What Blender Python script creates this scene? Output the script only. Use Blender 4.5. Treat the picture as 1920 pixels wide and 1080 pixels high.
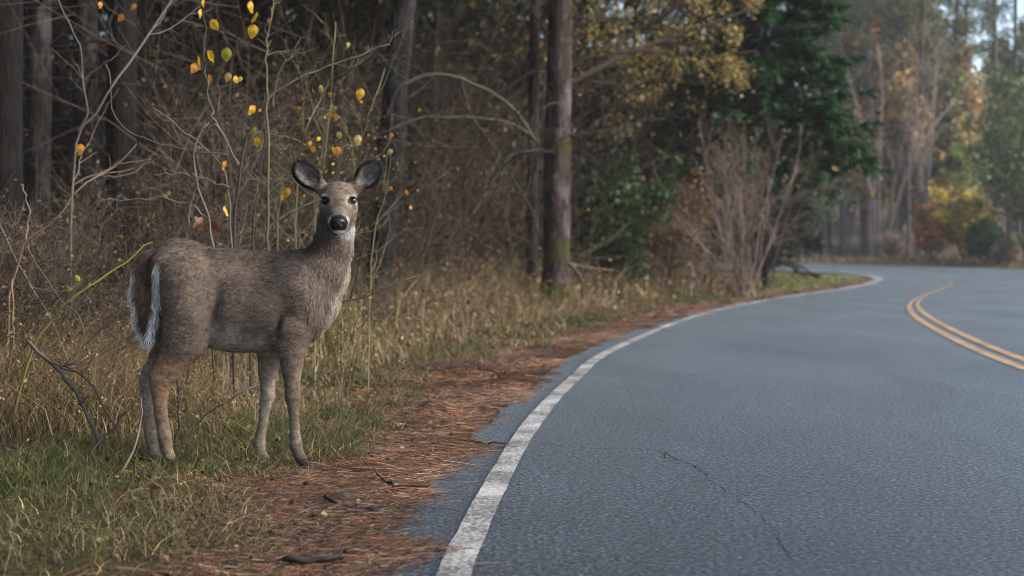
import bpy, math
import numpy as np
from math import radians, sin, cos, pi

S = bpy.context.scene
for o in list(bpy.data.objects):
    bpy.data.objects.remove(o)

# ------------------------------------------------------------------ camera
F, HOR, H = 2667.0, 480.0, 0.864          # focal length in photo pixels, horizon row, eye height (m)
cam_d = bpy.data.cameras.new('camera')
cam = bpy.data.objects.new('camera', cam_d)
S.collection.objects.link(cam)
cam_d.sensor_width = 36.0
cam_d.lens = 36.0 * F / 1920.0
cam_d.shift_y = -(540.0 - HOR) / 1920.0
cam_d.clip_start = 0.05
cam_d.clip_end = 2000.0
cam.location = (0, 0, H)
cam.rotation_euler = (pi / 2, 0, 0)
cam_d.dof.use_dof = True
cam_d.dof.focus_distance = 5.8
cam_d.dof.aperture_fstop = 2.6
S.camera = cam

# ------------------------------------------------------------------ sky, sun, exposure
SUN_EL, SUN_ROT = radians(40), radians(106)
w = bpy.data.worlds.new('World'); S.world = w; w.use_nodes = True
nt = w.node_tree
sky = nt.nodes.new('ShaderNodeTexSky'); sky.sky_type = 'NISHITA'; sky.sun_disc = False
sky.sun_elevation = SUN_EL; sky.sun_rotation = SUN_ROT
sky.air_density = 1.0; sky.dust_density = 2.0; sky.ozone_density = 1.0
nt.links.new(sky.outputs[0], nt.nodes['Background'].inputs[0])
nt.nodes['Background'].inputs[1].default_value = 0.10
sd = bpy.data.lights.new('sun', 'SUN'); sd.energy = 1.5; sd.angle = radians(14); sd.color = (1.0, 0.93, 0.84)
sun = bpy.data.objects.new('sun', sd); S.collection.objects.link(sun)
from mathutils import Vector
sv = Vector((cos(SUN_EL) * sin(SUN_ROT), cos(SUN_EL) * cos(SUN_ROT), sin(SUN_EL)))
sun.rotation_euler = sv.to_track_quat('Z', 'Y').to_euler()
S.view_settings.view_transform = 'Standard'
S.view_settings.look = 'None'
S.view_settings.exposure = 1.85
HAZE = 0.0005
S.view_settings.gamma = 1.0
S.view_settings.use_curve_mapping = False
S.cycles.use_denoising = True
S.cycles.filter_width = 1.0
S.cycles.max_bounces = 3
S.cycles.diffuse_bounces = 2
S.cycles.glossy_bounces = 2
S.cycles.transmission_bounces = 2
S.cycles.adaptive_threshold = 0.02
S.cycles.transparent_max_bounces = 4
S.cycles.volume_bounces = 0

# ------------------------------------------------------------------ helpers
R = np.random.default_rng(7)

def nrm(v):
    return v / (np.linalg.norm(v, axis=-1, keepdims=True) + 1e-9)

def sstep(a, b, x):
    t = np.clip((x - a) / (b - a), 0, 1)
    return t * t * (3 - 2 * t)

def vnoise(x, y, seed=0):
    """smooth value noise in 2-D, -1..1"""
    xi, yi = np.floor(x).astype(np.int64), np.floor(y).astype(np.int64)
    fx, fy = x - xi, y - yi
    fx, fy = fx * fx * (3 - 2 * fx), fy * fy * (3 - 2 * fy)
    def h(a, b):
        n = (a * 374761393 + b * 668265263 + seed * 1442695041) & 0x7fffffff
        n = ((n ^ (n >> 13)) * 1274126177) & 0x7fffffff
        return ((n ^ (n >> 16)) & 0xffff) / 32767.5 - 1
    return (h(xi, yi) * (1 - fx) + h(xi + 1, yi) * fx) * (1 - fy) + (h(xi, yi + 1) * (1 - fx) + h(xi + 1, yi + 1) * fx) * fy

def mesh_np(name, V, faces, col=None, smooth=True, uv=None):
    """V (N,3); faces: list of (M,3)/(M,4) index arrays; col (N,3)"""
    me = bpy.data.meshes.new(name)
    V = np.asarray(V, np.float32)
    faces = [np.asarray(f, np.int32) for f in faces if len(f)]
    me.vertices.add(len(V)); me.vertices.foreach_set('co', V.ravel())
    loops = np.concatenate([f.ravel() for f in faces])
    tot = np.concatenate([np.full(len(f), f.shape[1], np.int32) for f in faces])
    me.loops.add(len(loops)); me.loops.foreach_set('vertex_index', loops)
    me.polygons.add(len(tot))
    st = np.concatenate([[0], np.cumsum(tot)[:-1]]).astype(np.int32)
    me.polygons.foreach_set('loop_start', st)
    if smooth:
        me.polygons.foreach_set('use_smooth', np.ones(len(tot), bool))
    if col is not None:
        a = me.color_attributes.new('Col', 'FLOAT_COLOR', 'POINT')
        c = np.ones((len(V), 4), np.float32); c[:, :3] = np.clip(col, 0, 1)
        a.data.foreach_set('color', c.ravel())
    me.update(calc_edges=True)
    return me

def link(o, parent=None):
    S.collection.objects.link(o)
    if parent is not None:
        o.parent = parent
    return o

def mobj(name, me, mat, parent=None):
    if mat is not None and not me.materials:
        me.materials.append(mat)
    return link(bpy.data.objects.new(name, me), parent)

def empty(name, loc=(0, 0, 0)):
    o = bpy.data.objects.new(name, None); o.location = loc; o.empty_display_size = 0.2
    return link(o)

def tag(o, label=None, cat=None, group=None, kind=None):
    if label: o['label'] = label
    if cat: o['category'] = cat
    if group: o['group'] = group
    if kind: o['kind'] = kind
    return o

class Bag:
    """collects vertex / face / colour arrays for one mesh"""
    def __init__(s): s.v, s.f, s.c, s.n = [], [], [], 0
    def add(s, V, faces, col):
        V = V.reshape(-1, 3)
        s.v.append(V); s.f += [f + s.n for f in faces]
        col = np.asarray(col, np.float32)
        s.c.append(np.broadcast_to(col, V.shape).reshape(-1, 3) if col.ndim == 1 else col.reshape(-1, 3)); s.n += len(V)
        return s
    def mesh(s, name, smooth=True, off=None):
        V = np.concatenate(s.v)
        if off is not None: V = V - np.asarray(off)
        tri = [f for f in s.f if f.shape[1] == 3]; quad = [f for f in s.f if f.shape[1] == 4]
        fs = ([np.concatenate(tri)] if tri else []) + ([np.concatenate(quad)] if quad else [])
        return mesh_np(name, V, fs, np.concatenate(s.c), smooth)

def tubes(P, rad, nseg=3, cap=False):
    """P (B,K,3) polylines, rad (B,K) -> verts, faces"""
    P = np.asarray(P, float); rad = np.asarray(rad, float)
    if P.ndim == 2: P, rad = P[None], rad[None]
    B, K, _ = P.shape
    T = nrm(np.gradient(P, axis=1))
    ax = nrm(P[:, -1] - P[:, 0])
    ref = np.where(np.abs(ax[:, 2:3]) > 0.7, np.array([[1.0, 0, 0]]), np.array([[0, 0, 1.0]]))[:, None, :]
    U = nrm(np.cross(T, ref)); W = np.cross(T, U)
    a = np.arange(nseg) * 2 * pi / nseg
    V = P[:, :, None, :] + rad[:, :, None, None] * (U[:, :, None, :] * np.cos(a)[:, None] + W[:, :, None, :] * np.sin(a)[:, None])
    b = np.arange(B)[:, None, None] * (K * nseg); k = np.arange(K - 1)[None, :, None] * nseg; j = np.arange(nseg)[None, None, :]
    j2 = (j + 1) % nseg
    q = np.stack([b + k + j, b + k + j2, b + k + nseg + j2, b + k + nseg + j], -1).reshape(-1, 4)
    return V.reshape(-1, 3), [q]

def grow(st, d, L, K, wob=0.2, up=0.0, rng=R):
    """random-walk polylines: st (B,3), d (B,3), L (B,)"""
    B = len(st); P = np.zeros((B, K, 3)); P[:, 0] = st; d = nrm(np.asarray(d, float))
    s = (np.asarray(L) / (K - 1))[:, None]
    for k in range(1, K):
        d = nrm(d + rng.normal(0, wob, (B, 3)) + np.array([0, 0, up]))
        P[:, k] = P[:, k - 1] + d * s
    return P

def spawn(P, n, tmin=0.25, tmax=1.0, ang=(0.5, 1.0), rng=R):
    """n children on each polyline: start points, directions, index of parent, t"""
    B, K, _ = P.shape
    par = np.repeat(np.arange(B), n); t = rng.uniform(tmin, tmax, B * n)
    x = t * (K - 1); i = np.minimum(x.astype(int), K - 2); f = (x - i)[:, None]
    st = P[par, i] * (1 - f) + P[par, i + 1] * f
    tg = nrm(P[par, i + 1] - P[par, i]); a = rng.uniform(ang[0], ang[1], B * n)[:, None]
    pr = rng.normal(size=(B * n, 3)); pr = nrm(pr - tg * (pr * tg).sum(-1, keepdims=True))
    return st, tg * np.cos(a) + pr * np.sin(a), par, t

def blades(base, lean, h, wd, K=3, curve=0.5, rng=R):
    """grass-like strips: base (B,3), lean (B,2) horizontal drift per height, h, wd (B,)"""
    B = len(base); t = np.linspace(0, 1, K)[None, :]
    P = np.zeros((B, K, 3))
    P[..., 2] = base[:, 2:3] + h[:, None] * t * (1 - 0.25 * curve * t)
    for i in (0, 1):
        P[..., i] = base[:, i:i + 1] + h[:, None] * lean[:, i:i + 1] * t ** (1 + curve)
    a = rng.uniform(0, pi, B); side = np.stack([np.cos(a), np.sin(a), np.zeros(B)], -1)
    ww = wd[:, None] * (1 - 0.85 * t ** 1.5)
    V = np.stack([P - side[:, None] * ww[..., None] / 2, P + side[:, None] * ww[..., None] / 2], 2)   # B,K,2,3
    b = np.arange(B)[:, None] * (2 * K); k = np.arange(K - 1)[None, :] * 2
    q = np.stack([b + k, b + k + 1, b + k + 3, b + k + 2], -1).reshape(-1, 4)
    return V.reshape(-1, 3), [q]

def cards(C, size, asp=0.6, rng=R, flat=0.0):
    """diamond leaf faces at C (N,3)"""
    n = len(C); u = nrm(rng.normal(size=(n, 3)) * np.array([1, 1, 1 - flat])); v = nrm(np.cross(u, rng.normal(size=(n, 3))))
    s = np.broadcast_to(np.asarray(size, float), (n,))[:, None]
    V = np.stack([C - u * s * 0.5, C - v * s * asp * 0.5 + u * s * .06, C + u * s * 0.5, C + v * s * asp * 0.5 + u * s * .06], 1)
    q = np.arange(n * 4).reshape(n, 4)
    return V.reshape(-1, 3), [q]

def rep(col, n):            # per-item colours -> per-vertex
    return np.repeat(col, n, axis=0)

def pick(cols, n, jit=0.25, rng=R, p=None):
    c = np.array(cols)[rng.choice(len(cols), n, p=p)]
    return np.clip(c * (1 + rng.normal(0, jit, (n, 1))), 0.004, 1)

# ------------------------------------------------------------------ materials
def mat(name):
    m = bpy.data.materials.new(name); m.use_nodes = True
    n = m.node_tree.nodes
    return m, n, m.node_tree.links, n['Principled BSDF']

def node(n, t, **kw):
    x = n.new(t)
    for k, v in kw.items(): setattr(x, k, v)
    return x

def ramp(n, stops):
    r = n.new('ShaderNodeValToRGB')
    while len(r.color_ramp.elements) < len(stops): r.color_ramp.elements.new(0.5)
    for e, (p, c) in zip(r.color_ramp.elements, stops):
        e.position = p; e.color = (*c, 1) if len(c) == 3 else c
    return r

def attr_mat(name, rough=0.8, spec=0.2, transl=0.0, noise=None):
    m, n, l, b = mat(name)
    a = node(n, 'ShaderNodeVertexColor', layer_name='Col')
    out = a.outputs[0]
    if noise:
        tc = n.new('ShaderNodeTexCoord'); nz = n.new('ShaderNodeTexNoise'); nz.inputs['Scale'].default_value = noise; nz.inputs['Detail'].default_value = 5
        l.new(tc.outputs['Object'], nz.inputs['Vector'])
        rp = ramp(n, [(0.3, (0.55, 0.55, 0.55)), (0.7, (1.4, 1.4, 1.4))]); l.new(nz.outputs[0], rp.inputs[0])
        mx = node(n, 'ShaderNodeMixRGB', blend_type='MULTIPLY'); mx.inputs[0].default_value = 1
        l.new(out, mx.inputs[1]); l.new(rp.outputs[0], mx.inputs[2]); out = mx.outputs[0]
    l.new(out, b.inputs['Base Color'])
    b.inputs['Roughness'].default_value = rough; b.inputs['Specular IOR Level'].default_value = spec
    if transl:
        tr = n.new('ShaderNodeBsdfTranslucent'); l.new(out, tr.inputs[0])
        ms = n.new('ShaderNodeMixShader'); ms.inputs[0].default_value = transl
        l.new(b.outputs[0], ms.inputs[1]); l.new(tr.outputs[0], ms.inputs[2]); l.new(ms.outputs[0], n['Material Output'].inputs[0])
    return m

M = {}
M['leaf'] = attr_mat('leaf', 0.55, 0.3, 0.35)
M['grass'] = attr_mat('grass', 0.6, 0.25, 0.25)
M['twig'] = attr_mat('twig', 0.85, 0.15)
M['needle'] = attr_mat('needle', 0.6, 0.3)
M['fur'] = attr_mat('fur', 0.75, 0.15)
M['coat'] = attr_mat('coat', 0.85, 0.1, noise=60)

def bark_mat(name, dark, light, moss=None, lichen=None, scale=9.0):
    m, n, l, b = mat(name)
    tc = n.new('ShaderNodeTexCoord'); mp = n.new('ShaderNodeMapping'); mp.inputs['Scale'].default_value = (1, 1, 0.16)
    l.new(tc.outputs['Object'], mp.inputs[0])
    n1 = n.new('ShaderNodeTexNoise'); n1.inputs['Scale'].default_value = scale * 2.2; n1.inputs['Detail'].default_value = 7; n1.inputs['Roughness'].default_value = 0.65
    v1 = n.new('ShaderNodeTexVoronoi'); v1.feature = 'DISTANCE_TO_EDGE'; v1.inputs['Scale'].default_value = scale * 1.6
    l.new(mp.outputs[0], n1.inputs['Vector'])
    mxv = node(n, 'ShaderNodeMixRGB', blend_type='ADD'); mxv.inputs[0].default_value = 0.12
    l.new(mp.outputs[0], mxv.inputs[1]); l.new(n1.outputs['Color'], mxv.inputs[2]); l.new(mxv.outputs[0], v1.inputs['Vector'])
    cr = ramp(n, [(0.25, dark), (0.75, light)]); l.new(n1.outputs[0], cr.inputs[0])
    vr = ramp(n, [(0.0, (0.35, 0.35, 0.35)), (0.18, (1, 1, 1))]); l.new(v1.outputs['Distance'], vr.inputs[0])
    mm = node(n, 'ShaderNodeMixRGB', blend_type='MULTIPLY'); mm.inputs[0].default_value = 0.8
    l.new(cr.outputs[0], mm.inputs[1]); l.new(vr.outputs[0], mm.inputs[2]); out = mm.outputs[0]
    def patch(col, sc, lo, hi, stretch, bands=None):
        nonlocal out
        mp2 = n.new('ShaderNodeMapping'); mp2.inputs['Scale'].default_value = (1, 1, stretch); l.new(tc.outputs['Object'], mp2.inputs[0])
        nz = n.new('ShaderNodeTexNoise'); nz.inputs['Scale'].default_value = sc; nz.inputs['Detail'].default_value = 6; nz.inputs['Roughness'].default_value = .7
        l.new(mp2.outputs[0], nz.inputs['Vector'])
        rr = ramp(n, [(lo, (0, 0, 0)), (hi, (1, 1, 1))])
        src = nz.outputs[0]
        if bands:
            sp = n.new('ShaderNodeSeparateXYZ'); l.new(tc.outputs['Object'], sp.inputs[0])
            acc = None
            for z0, hw in bands:
                a = node(n, 'ShaderNodeMath', operation='SUBTRACT'); l.new(sp.outputs[2], a.inputs[0]); a.inputs[1].default_value = z0
                a2 = node(n, 'ShaderNodeMath', operation='ABSOLUTE'); l.new(a.outputs[0], a2.inputs[0])
                a3 = node(n, 'ShaderNodeMapRange'); l.new(a2.outputs[0], a3.inputs[0]); a3.inputs[1].default_value = 0; a3.inputs[2].default_value = hw; a3.inputs[3].default_value = 0.26; a3.inputs[4].default_value = -0.2
                if acc is None: acc = a3.outputs[0]
                else:
                    q = node(n, 'ShaderNodeMath', operation='MAXIMUM'); l.new(acc, q.inputs[0]); l.new(a3.outputs[0], q.inputs[1]); acc = q.outputs[0]
            ad = node(n, 'ShaderNodeMath', operation='ADD'); l.new(src, ad.inputs[0]); l.new(acc, ad.inputs[1]); src = ad.outputs[0]
        l.new(src, rr.inputs[0])
        mx = n.new('ShaderNodeMixRGB'); l.new(rr.outputs[0], mx.inputs[0]); l.new(out, mx.inputs[1]); mx.inputs[2].default_value = (*col, 1); out = mx.outputs[0]
    if lichen: patch(lichen, 5.0, 0.50, 0.62, 0.35)
    if moss: patch((0.048, 0.046, 0.010), 11.0, 0.58, 0.68, 0.8, moss)
    l.new(out, b.inputs['Base Color']); b.inputs['Roughness'].default_value = 0.9; b.inputs['Specular IOR Level'].default_value = 0.2
    ad = node(n, 'ShaderNodeMath', operation='MULTIPLY_ADD'); l.new(vr.outputs[0], ad.inputs[0]); ad.inputs[1].default_value = 0.6; l.new(n1.outputs[0], ad.inputs[2])
    bp = n.new('ShaderNodeBump'); bp.inputs['Strength'].default_value = 0.9; bp.inputs['Distance'].default_value = 0.02
    l.new(ad.outputs[0], bp.inputs['Height']); l.new(bp.outputs[0], b.inputs['Normal'])
    return m

M['bark_dark'] = bark_mat('bark_dark', (0.004, 0.0034, 0.003), (0.019, 0.0148, 0.0132))
M['bark_grey'] = bark_mat('bark_grey', (0.006, 0.005, 0.0047), (0.028, 0.024, 0.0225), lichen=(0.055, 0.051, 0.052))
M['bark_pine'] = bark_mat('bark_pine', (0.02, 0.013, 0.011), (0.085, 0.058, 0.05), moss=[(2.55, 0.30), (1.0, 0.45), (0.35, 0.5)], lichen=(0.12, 0.105, 0.10))
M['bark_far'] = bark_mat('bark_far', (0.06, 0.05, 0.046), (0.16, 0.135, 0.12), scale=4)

# asphalt: specular, sheen, sheen roughness, roughness, bump
ROAD = (0.3, 1.0, 0.16, 0.80, 0.40)
def asphalt():
    m, n, l, b = mat('asphalt')
    tc = n.new('ShaderNodeTexCoord')
    nz = n.new('ShaderNodeTexNoise'); nz.inputs['Scale'].default_value = 0.9; nz.inputs['Detail'].default_value = 6; nz.inputs['Roughness'].default_value = .6
    st = n.new('ShaderNodeTexVoronoi'); st.inputs['Scale'].default_value = 75; st.inputs['Randomness'].default_value = 1
    fn = n.new('ShaderNodeTexNoise'); fn.inputs['Scale'].default_value = 62; fn.inputs['Detail'].default_value = 5; fn.inputs['Roughness'].default_value = .7
    for x in (nz, st, fn): l.new(tc.outputs['Object'], x.inputs['Vector'])
    base = ramp(n, [(0.3, (0.005, 0.007, 0.0095)), (0.72, (0.015, 0.0195, 0.025))]); l.new(nz.outputs[0], base.inputs[0])
    agg = ramp(n, [(0.40, (0.10, 0.10, 0.10)), (0.52, (0.7, 0.7, 0.7)), (0.62, (6.0, 6.0, 6.0))]); l.new(fn.outputs[0], agg.inputs[0])
    mm = node(n, 'ShaderNodeMixRGB', blend_type='MULTIPLY'); mm.inputs[0].default_value = 1; l.new(base.outputs[0], mm.inputs[1]); l.new(agg.outputs[0], mm.inputs[2])
    sc = ramp(n, [(0.0, (1.7, 1.7, 1.7)), (0.45, (1, 1, 1)), (0.8, (.45, .45, .45))]); l.new(st.outputs['Distance'], sc.inputs[0])
    m2 = node(n, 'ShaderNodeMixRGB', blend_type='MULTIPLY'); m2.inputs[0].default_value = 1; l.new(mm.outputs[0], m2.inputs[1]); l.new(sc.outputs[0], m2.inputs[2])
    l.new(m2.outputs[0], b.inputs['Base Color'])
    rr = ramp(n, [(0.3, (ROAD[3],) * 3), (0.7, (ROAD[3] + .1,) * 3)]); l.new(nz.outputs[0], rr.inputs[0]); l.new(rr.outputs[0], b.inputs['Roughness'])
    b.inputs['Specular IOR Level'].default_value = ROAD[0]; shw = ramp(n, [(0.42, (.12,) * 3), (0.60, (1.0,) * 3)]); l.new(fn.outputs[0], shw.inputs[0])
    big = n.new('ShaderNodeTexNoise'); big.inputs['Scale'].default_value = 0.55; big.inputs['Detail'].default_value = 7; big.inputs['Roughness'].default_value = .62; big.inputs['Distortion'].default_value = .6
    mpb = n.new('ShaderNodeMapping'); mpb.inputs['Scale'].default_value = (1.6, .5, 1); l.new(tc.outputs['Object'], mpb.inputs[0]); l.new(mpb.outputs[0], big.inputs['Vector'])
    bw = ramp(n, [(0.32, (.62,) * 3), (0.62, (1.0,) * 3)]); l.new(big.outputs[0], bw.inputs[0])
    sw = node(n, 'ShaderNodeMath', operation='MULTIPLY'); l.new(shw.outputs[0], sw.inputs[0]); l.new(bw.outputs[0], sw.inputs[1]); l.new(sw.outputs[0], b.inputs['Sheen Weight']); b.inputs['Sheen Roughness'].default_value = ROAD[2]; b.inputs['Sheen Tint'].default_value = (.80, .91, 1, 1); b.inputs['Coat Weight'].default_value = .45; b.inputs['Coat Roughness'].default_value = .5
    sm = node(n, 'ShaderNodeMath', operation='MULTIPLY_ADD'); l.new(st.outputs['Distance'], sm.inputs[0]); sm.inputs[1].default_value = -0.8; l.new(fn.outputs[0], sm.inputs[2])
    bp = n.new('ShaderNodeBump'); bp.inputs['Strength'].default_value = ROAD[4]; bp.inputs['Distance'].default_value = 0.012
    l.new(sm.outputs[0], bp.inputs['Height']); l.new(bp.outputs[0], b.inputs['Normal'])
    return m
M['asphalt'] = asphalt()

def paint(name, c, wear=(0.30, 0.42)):
    m, n, l, b = mat(name)
    tc = n.new('ShaderNodeTexCoord')
    n1 = n.new('ShaderNodeTexNoise'); n1.inputs['Scale'].default_value = 70; n1.inputs['Detail'].default_value = 6; n1.inputs['Roughness'].default_value = .75
    n2 = n.new('ShaderNodeTexNoise'); n2.inputs['Scale'].default_value = 3; n2.inputs['Detail'].default_value = 5
    for x in (n1, n2): l.new(tc.outputs['Object'], x.inputs['Vector'])
    av = node(n, 'ShaderNodeMath', operation='MULTIPLY_ADD'); l.new(n2.outputs[0], av.inputs[0]); av.inputs[1].default_value = 0.35; 
    s2 = node(n, 'ShaderNodeMath', operation='MULTIPLY'); l.new(n1.outputs[0], s2.inputs[0]); s2.inputs[1].default_value = 0.65
    l.new(s2.outputs[0], av.inputs[2])
    rp = ramp(n, [(wear[0], (0.06, 0.06, 0.06)), (wear[1], c), (0.8, tuple(min(1, x * 1.15) for x in c))]); l.new(av.outputs[0], rp.inputs[0])
    l.new(rp.outputs[0], b.inputs['Base Color']); b.inputs['Roughness'].default_value = 0.65
    bp = n.new('ShaderNodeBump'); bp.inputs['Strength'].default_value = 0.5; bp.inputs['Distance'].default_value = 0.005; l.new(n1.outputs[0], bp.inputs['Height']); l.new(bp.outputs[0], b.inputs['Normal'])
    return m
M['white_paint'] = paint('white_paint', (0.38, 0.375, 0.355), (0.45, 0.57))
M['yellow_paint'] = paint('yellow_paint', (0.38, 0.22, 0.09), (0.41, 0.55))

def plain(name, c, rough=0.8, spec=0.3, coat=0.0):
    m, n, l, b = mat(name); b.inputs['Base Color'].default_value = (*c, 1); b.inputs['Roughness'].default_value = rough
    b.inputs['Specular IOR Level'].default_value = spec; b.inputs['Coat Weight'].default_value = coat
    return m
M['crack'] = plain('crack', (0.008, 0.008, 0.008), 1.0, 0.0)
M['eye'] = plain('eye', (0.006, 0.004, 0.003), 0.05, 0.6, 0.6)

def soil():
    m, n, l, b = mat('soil')
    tc = n.new('ShaderNodeTexCoord')
    n1 = n.new('ShaderNodeTexNoise'); n1.inputs['Scale'].default_value = 14; n1.inputs['Detail'].default_value = 8; n1.inputs['Roughness'].default_value = .75
    n2 = n.new('ShaderNodeTexNoise'); n2.inputs['Scale'].default_value = 0.7; n2.inputs['Detail'].default_value = 4
    for x in (n1, n2): l.new(tc.outputs['Object'], x.inputs['Vector'])
    a = ramp(n, [(0.25, (0.018, 0.012, 0.008)), (0.55, (0.075, 0.048, 0.03)), (0.8, (0.16, 0.11, 0.06))]); l.new(n1.outputs[0], a.inputs[0])
    g = ramp(n, [(0.35, (0.02, 0.022, 0.008)), (0.7, (0.085, 0.08, 0.03))]); l.new(n1.outputs[0], g.inputs[0])
    f = ramp(n, [(0.42, (0, 0, 0)), (0.62, (1, 1, 1))]); l.new(n2.outputs[0], f.inputs[0])
    mx = n.new('ShaderNodeMixRGB'); l.new(f.outputs[0], mx.inputs[0]); l.new(a.outputs[0], mx.inputs[1]); l.new(g.outputs[0], mx.inputs[2])
    l.new(mx.outputs[0], b.inputs['Base Color']); b.inputs['Roughness'].default_value = 0.95; b.inputs['Specular IOR Level'].default_value = 0.1
    bp = n.new('ShaderNodeBump'); bp.inputs['Strength'].default_value = 1; bp.inputs['Distance'].default_value = 0.03; l.new(n1.outputs[0], bp.inputs['Height']); l.new(bp.outputs[0], b.inputs['Normal'])
    return m
M['soil'] = soil()

# ------------------------------------------------------------------ road plan (ground coordinates: X right, Y away)
def zroad(y): return 0.45 * sstep(55, 86, np.asarray(y, float))

def unproj(x, y):
    """photo pixel on the road surface -> ground X, Y"""
    lo, hi = 1.0, 400.0
    for _ in range(60):
        m_ = (lo + hi) / 2
        if H - (y - HOR) * m_ / F > float(zroad(m_)): lo = m_
        else: hi = m_
    return np.array([(x - 960) * lo / F, lo])

def smooth_line(pts, n=220):
    """Catmull-Rom through pts, evenly resampled"""
    p = np.asarray(pts, float); p = np.vstack([2 * p[0] - p[1], p, 2 * p[-1] - p[-2]])
    out = []
    for i in range(1, len(p) - 2):
        t = np.linspace(0, 1, 40, endpoint=False)[:, None]
        a, b, c, d = p[i - 1], p[i], p[i + 1], p[i + 2]
        out.append(0.5 * (2 * b + (c - a) * t + (2 * a - 5 * b + 4 * c - d) * t ** 2 + (3 * b - a - 3 * c + d) * t ** 3))
    q = np.vstack(out + [p[-2:-1]])
    for _ in range(30): q[1:-1] = (q[:-2] + 2 * q[1:-1] + q[2:]) / 4
    s = np.concatenate([[0], np.cumsum(np.linalg.norm(np.diff(q, axis=0), axis=1))])
    # denser near the camera
    k = np.linspace(0, 1, n) ** 1.6 * s[-1]
    return np.stack([np.interp(k, s, q[:, i]) for i in range(q.shape[1])], -1)

white_px = [(850, 1080), (890, 990), (955, 862), (1012, 776), (1075, 712), (1150, 655), (1300, 594), (1420, 566), (1520, 550), (1600, 538), (1648, 524)]
WL = [unproj(*p) for p in white_px]
WL = [np.array([-0.42, -6.0]), np.array([-0.34, 0.0])] + WL + [np.array([15.1, 60.5]), np.array([14.6, 66.0]), np.array([12.6, 69.0]), np.array([7.0, 71.5]), np.array([-12, 76.0])]
WL = smooth_line(WL, 400)                   # white edge line
yel_px = [(1925, 690), (1835, 650), (1765, 616), (1715, 586), (1712, 564), (1755, 545), (1788, 531)]
YL = [np.array([3.3, -6.0]), np.array([3.45, 4.0])] + [unproj(*p) for p in yel_px] + [np.array([18.3, 62.0]), np.array([18.4, 70.0]), np.array([15.5, 76.0]), np.array([7.0, 80.5]), np.array([-12, 86.0])]
YL = smooth_line(YL, 400)
for _ in range(200): YL[1:-1] = (YL[:-2] + 2 * YL[1:-1] + YL[2:]) / 4
RL = smooth_line([(7.0, -6), (7.05, 5), (7.5, 12), (10, 23), (14.5, 35), (20, 46), (24, 56), (25.7, 63), (25.2, 69), (21.5, 76), (16.6, 83), (8, 89), (-12, 96)], 400)

def offs(L, d):
    t = nrm(np.gradient(L, axis=0)); return L + np.stack([t[:, 1], -t[:, 0]], -1) * np.asarray(d).reshape(-1, 1)   # + = right of travel
LE = offs(WL, -0.24 - 0.03 * vnoise(np.arange(400) * 0.37, np.zeros(400), 3) - 0.02 * vnoise(np.arange(400) * 1.9, np.zeros(400), 4))

def seg_dist(P, L):
    """distance of points P (N,2) to polyline L and signed side (+ = right of travel)"""
    d = np.full(len(P), 1e9); sg = np.ones(len(P))
    L = L[::4]
    for a, b in zip(L[:-1], L[1:]):
        ba = b - a; pa = P - a; t = np.clip((pa @ ba) / (ba @ ba), 0, 1)
        r = pa - t[:, None] * ba; q = np.hypot(r[:, 0], r[:, 1]); c = ba[1] * pa[:, 0] - ba[0] * pa[:, 1]
        m_ = q < d; d[m_] = q[m_]; sg[m_] = np.sign(c[m_])
    return d * sg
XLs = LE[:, 0]; YLs = LE[:, 1]; iy = int(np.argmax(np.where(YLs < 58, YLs, -1)))
def XL(y): return np.interp(y, YLs[:iy], XLs[:iy])

def ground_z(x, y):
    x = np.asarray(x, float); y = np.asarray(y, float); sh = x.shape
    P = np.stack([x.ravel(), y.ravel()], -1)
    dl = -seg_dist(P, LE)              # >0 : left of the road (forest side)
    dr = seg_dist(P, RL)               # >0 : right / far side
    z = zroad(P[:, 1])
    off = np.maximum(dl, dr)
    rough = 0.03 * vnoise(P[:, 0] * 1.7, P[:, 1] * 1.7, 1) + 0.012 * vnoise(P[:, 0] * 6, P[:, 1] * 6, 2)
    z = z - 0.03 + np.where(off > 0, sstep(0.2, 1.5, off) * (0.02 + rough) + 0.012, 0)
    zl = 0.045 * np.clip(dl - 2.5, 0, 8) + 15.0 * sstep(10, 52, dl)
    zr = 0.03 * np.clip(dr - 1.0, 0, 10) + 9.0 * sstep(14, 90, dr)
    z = z + np.where(dl > 0, zl, 0) + np.where(dr > 0, zr, 0)
    return z.reshape(sh)

gx = np.concatenate([-np.geomspace(3, 140, 60)[::-1], np.linspace(-2.9, 3, 90), np.geomspace(3.1, 160, 70)])
gy = np.concatenate([np.linspace(-12, 1, 8), np.linspace(1.3, 12, 100), np.geomspace(12.2, 260, 80)])
GX, GY = np.meshgrid(gx, gy, indexing='xy')
GZ = ground_z(GX, GY)
V = np.stack([GX, GY, GZ], -1).reshape(-1, 3)
nx, ny = len(gx), len(gy)
ii, jj = np.meshgrid(np.arange(nx - 1), np.arange(ny - 1)); b0 = (jj * nx + ii).ravel()
q = np.stack([b0, b0 + 1, b0 + nx + 1, b0 + nx], -1)
tag(mobj('ground', mesh_np('ground', V, [q]), M['soil']), 'brown leaf litter and soil of the verge and forest floor', kind='structure')

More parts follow.
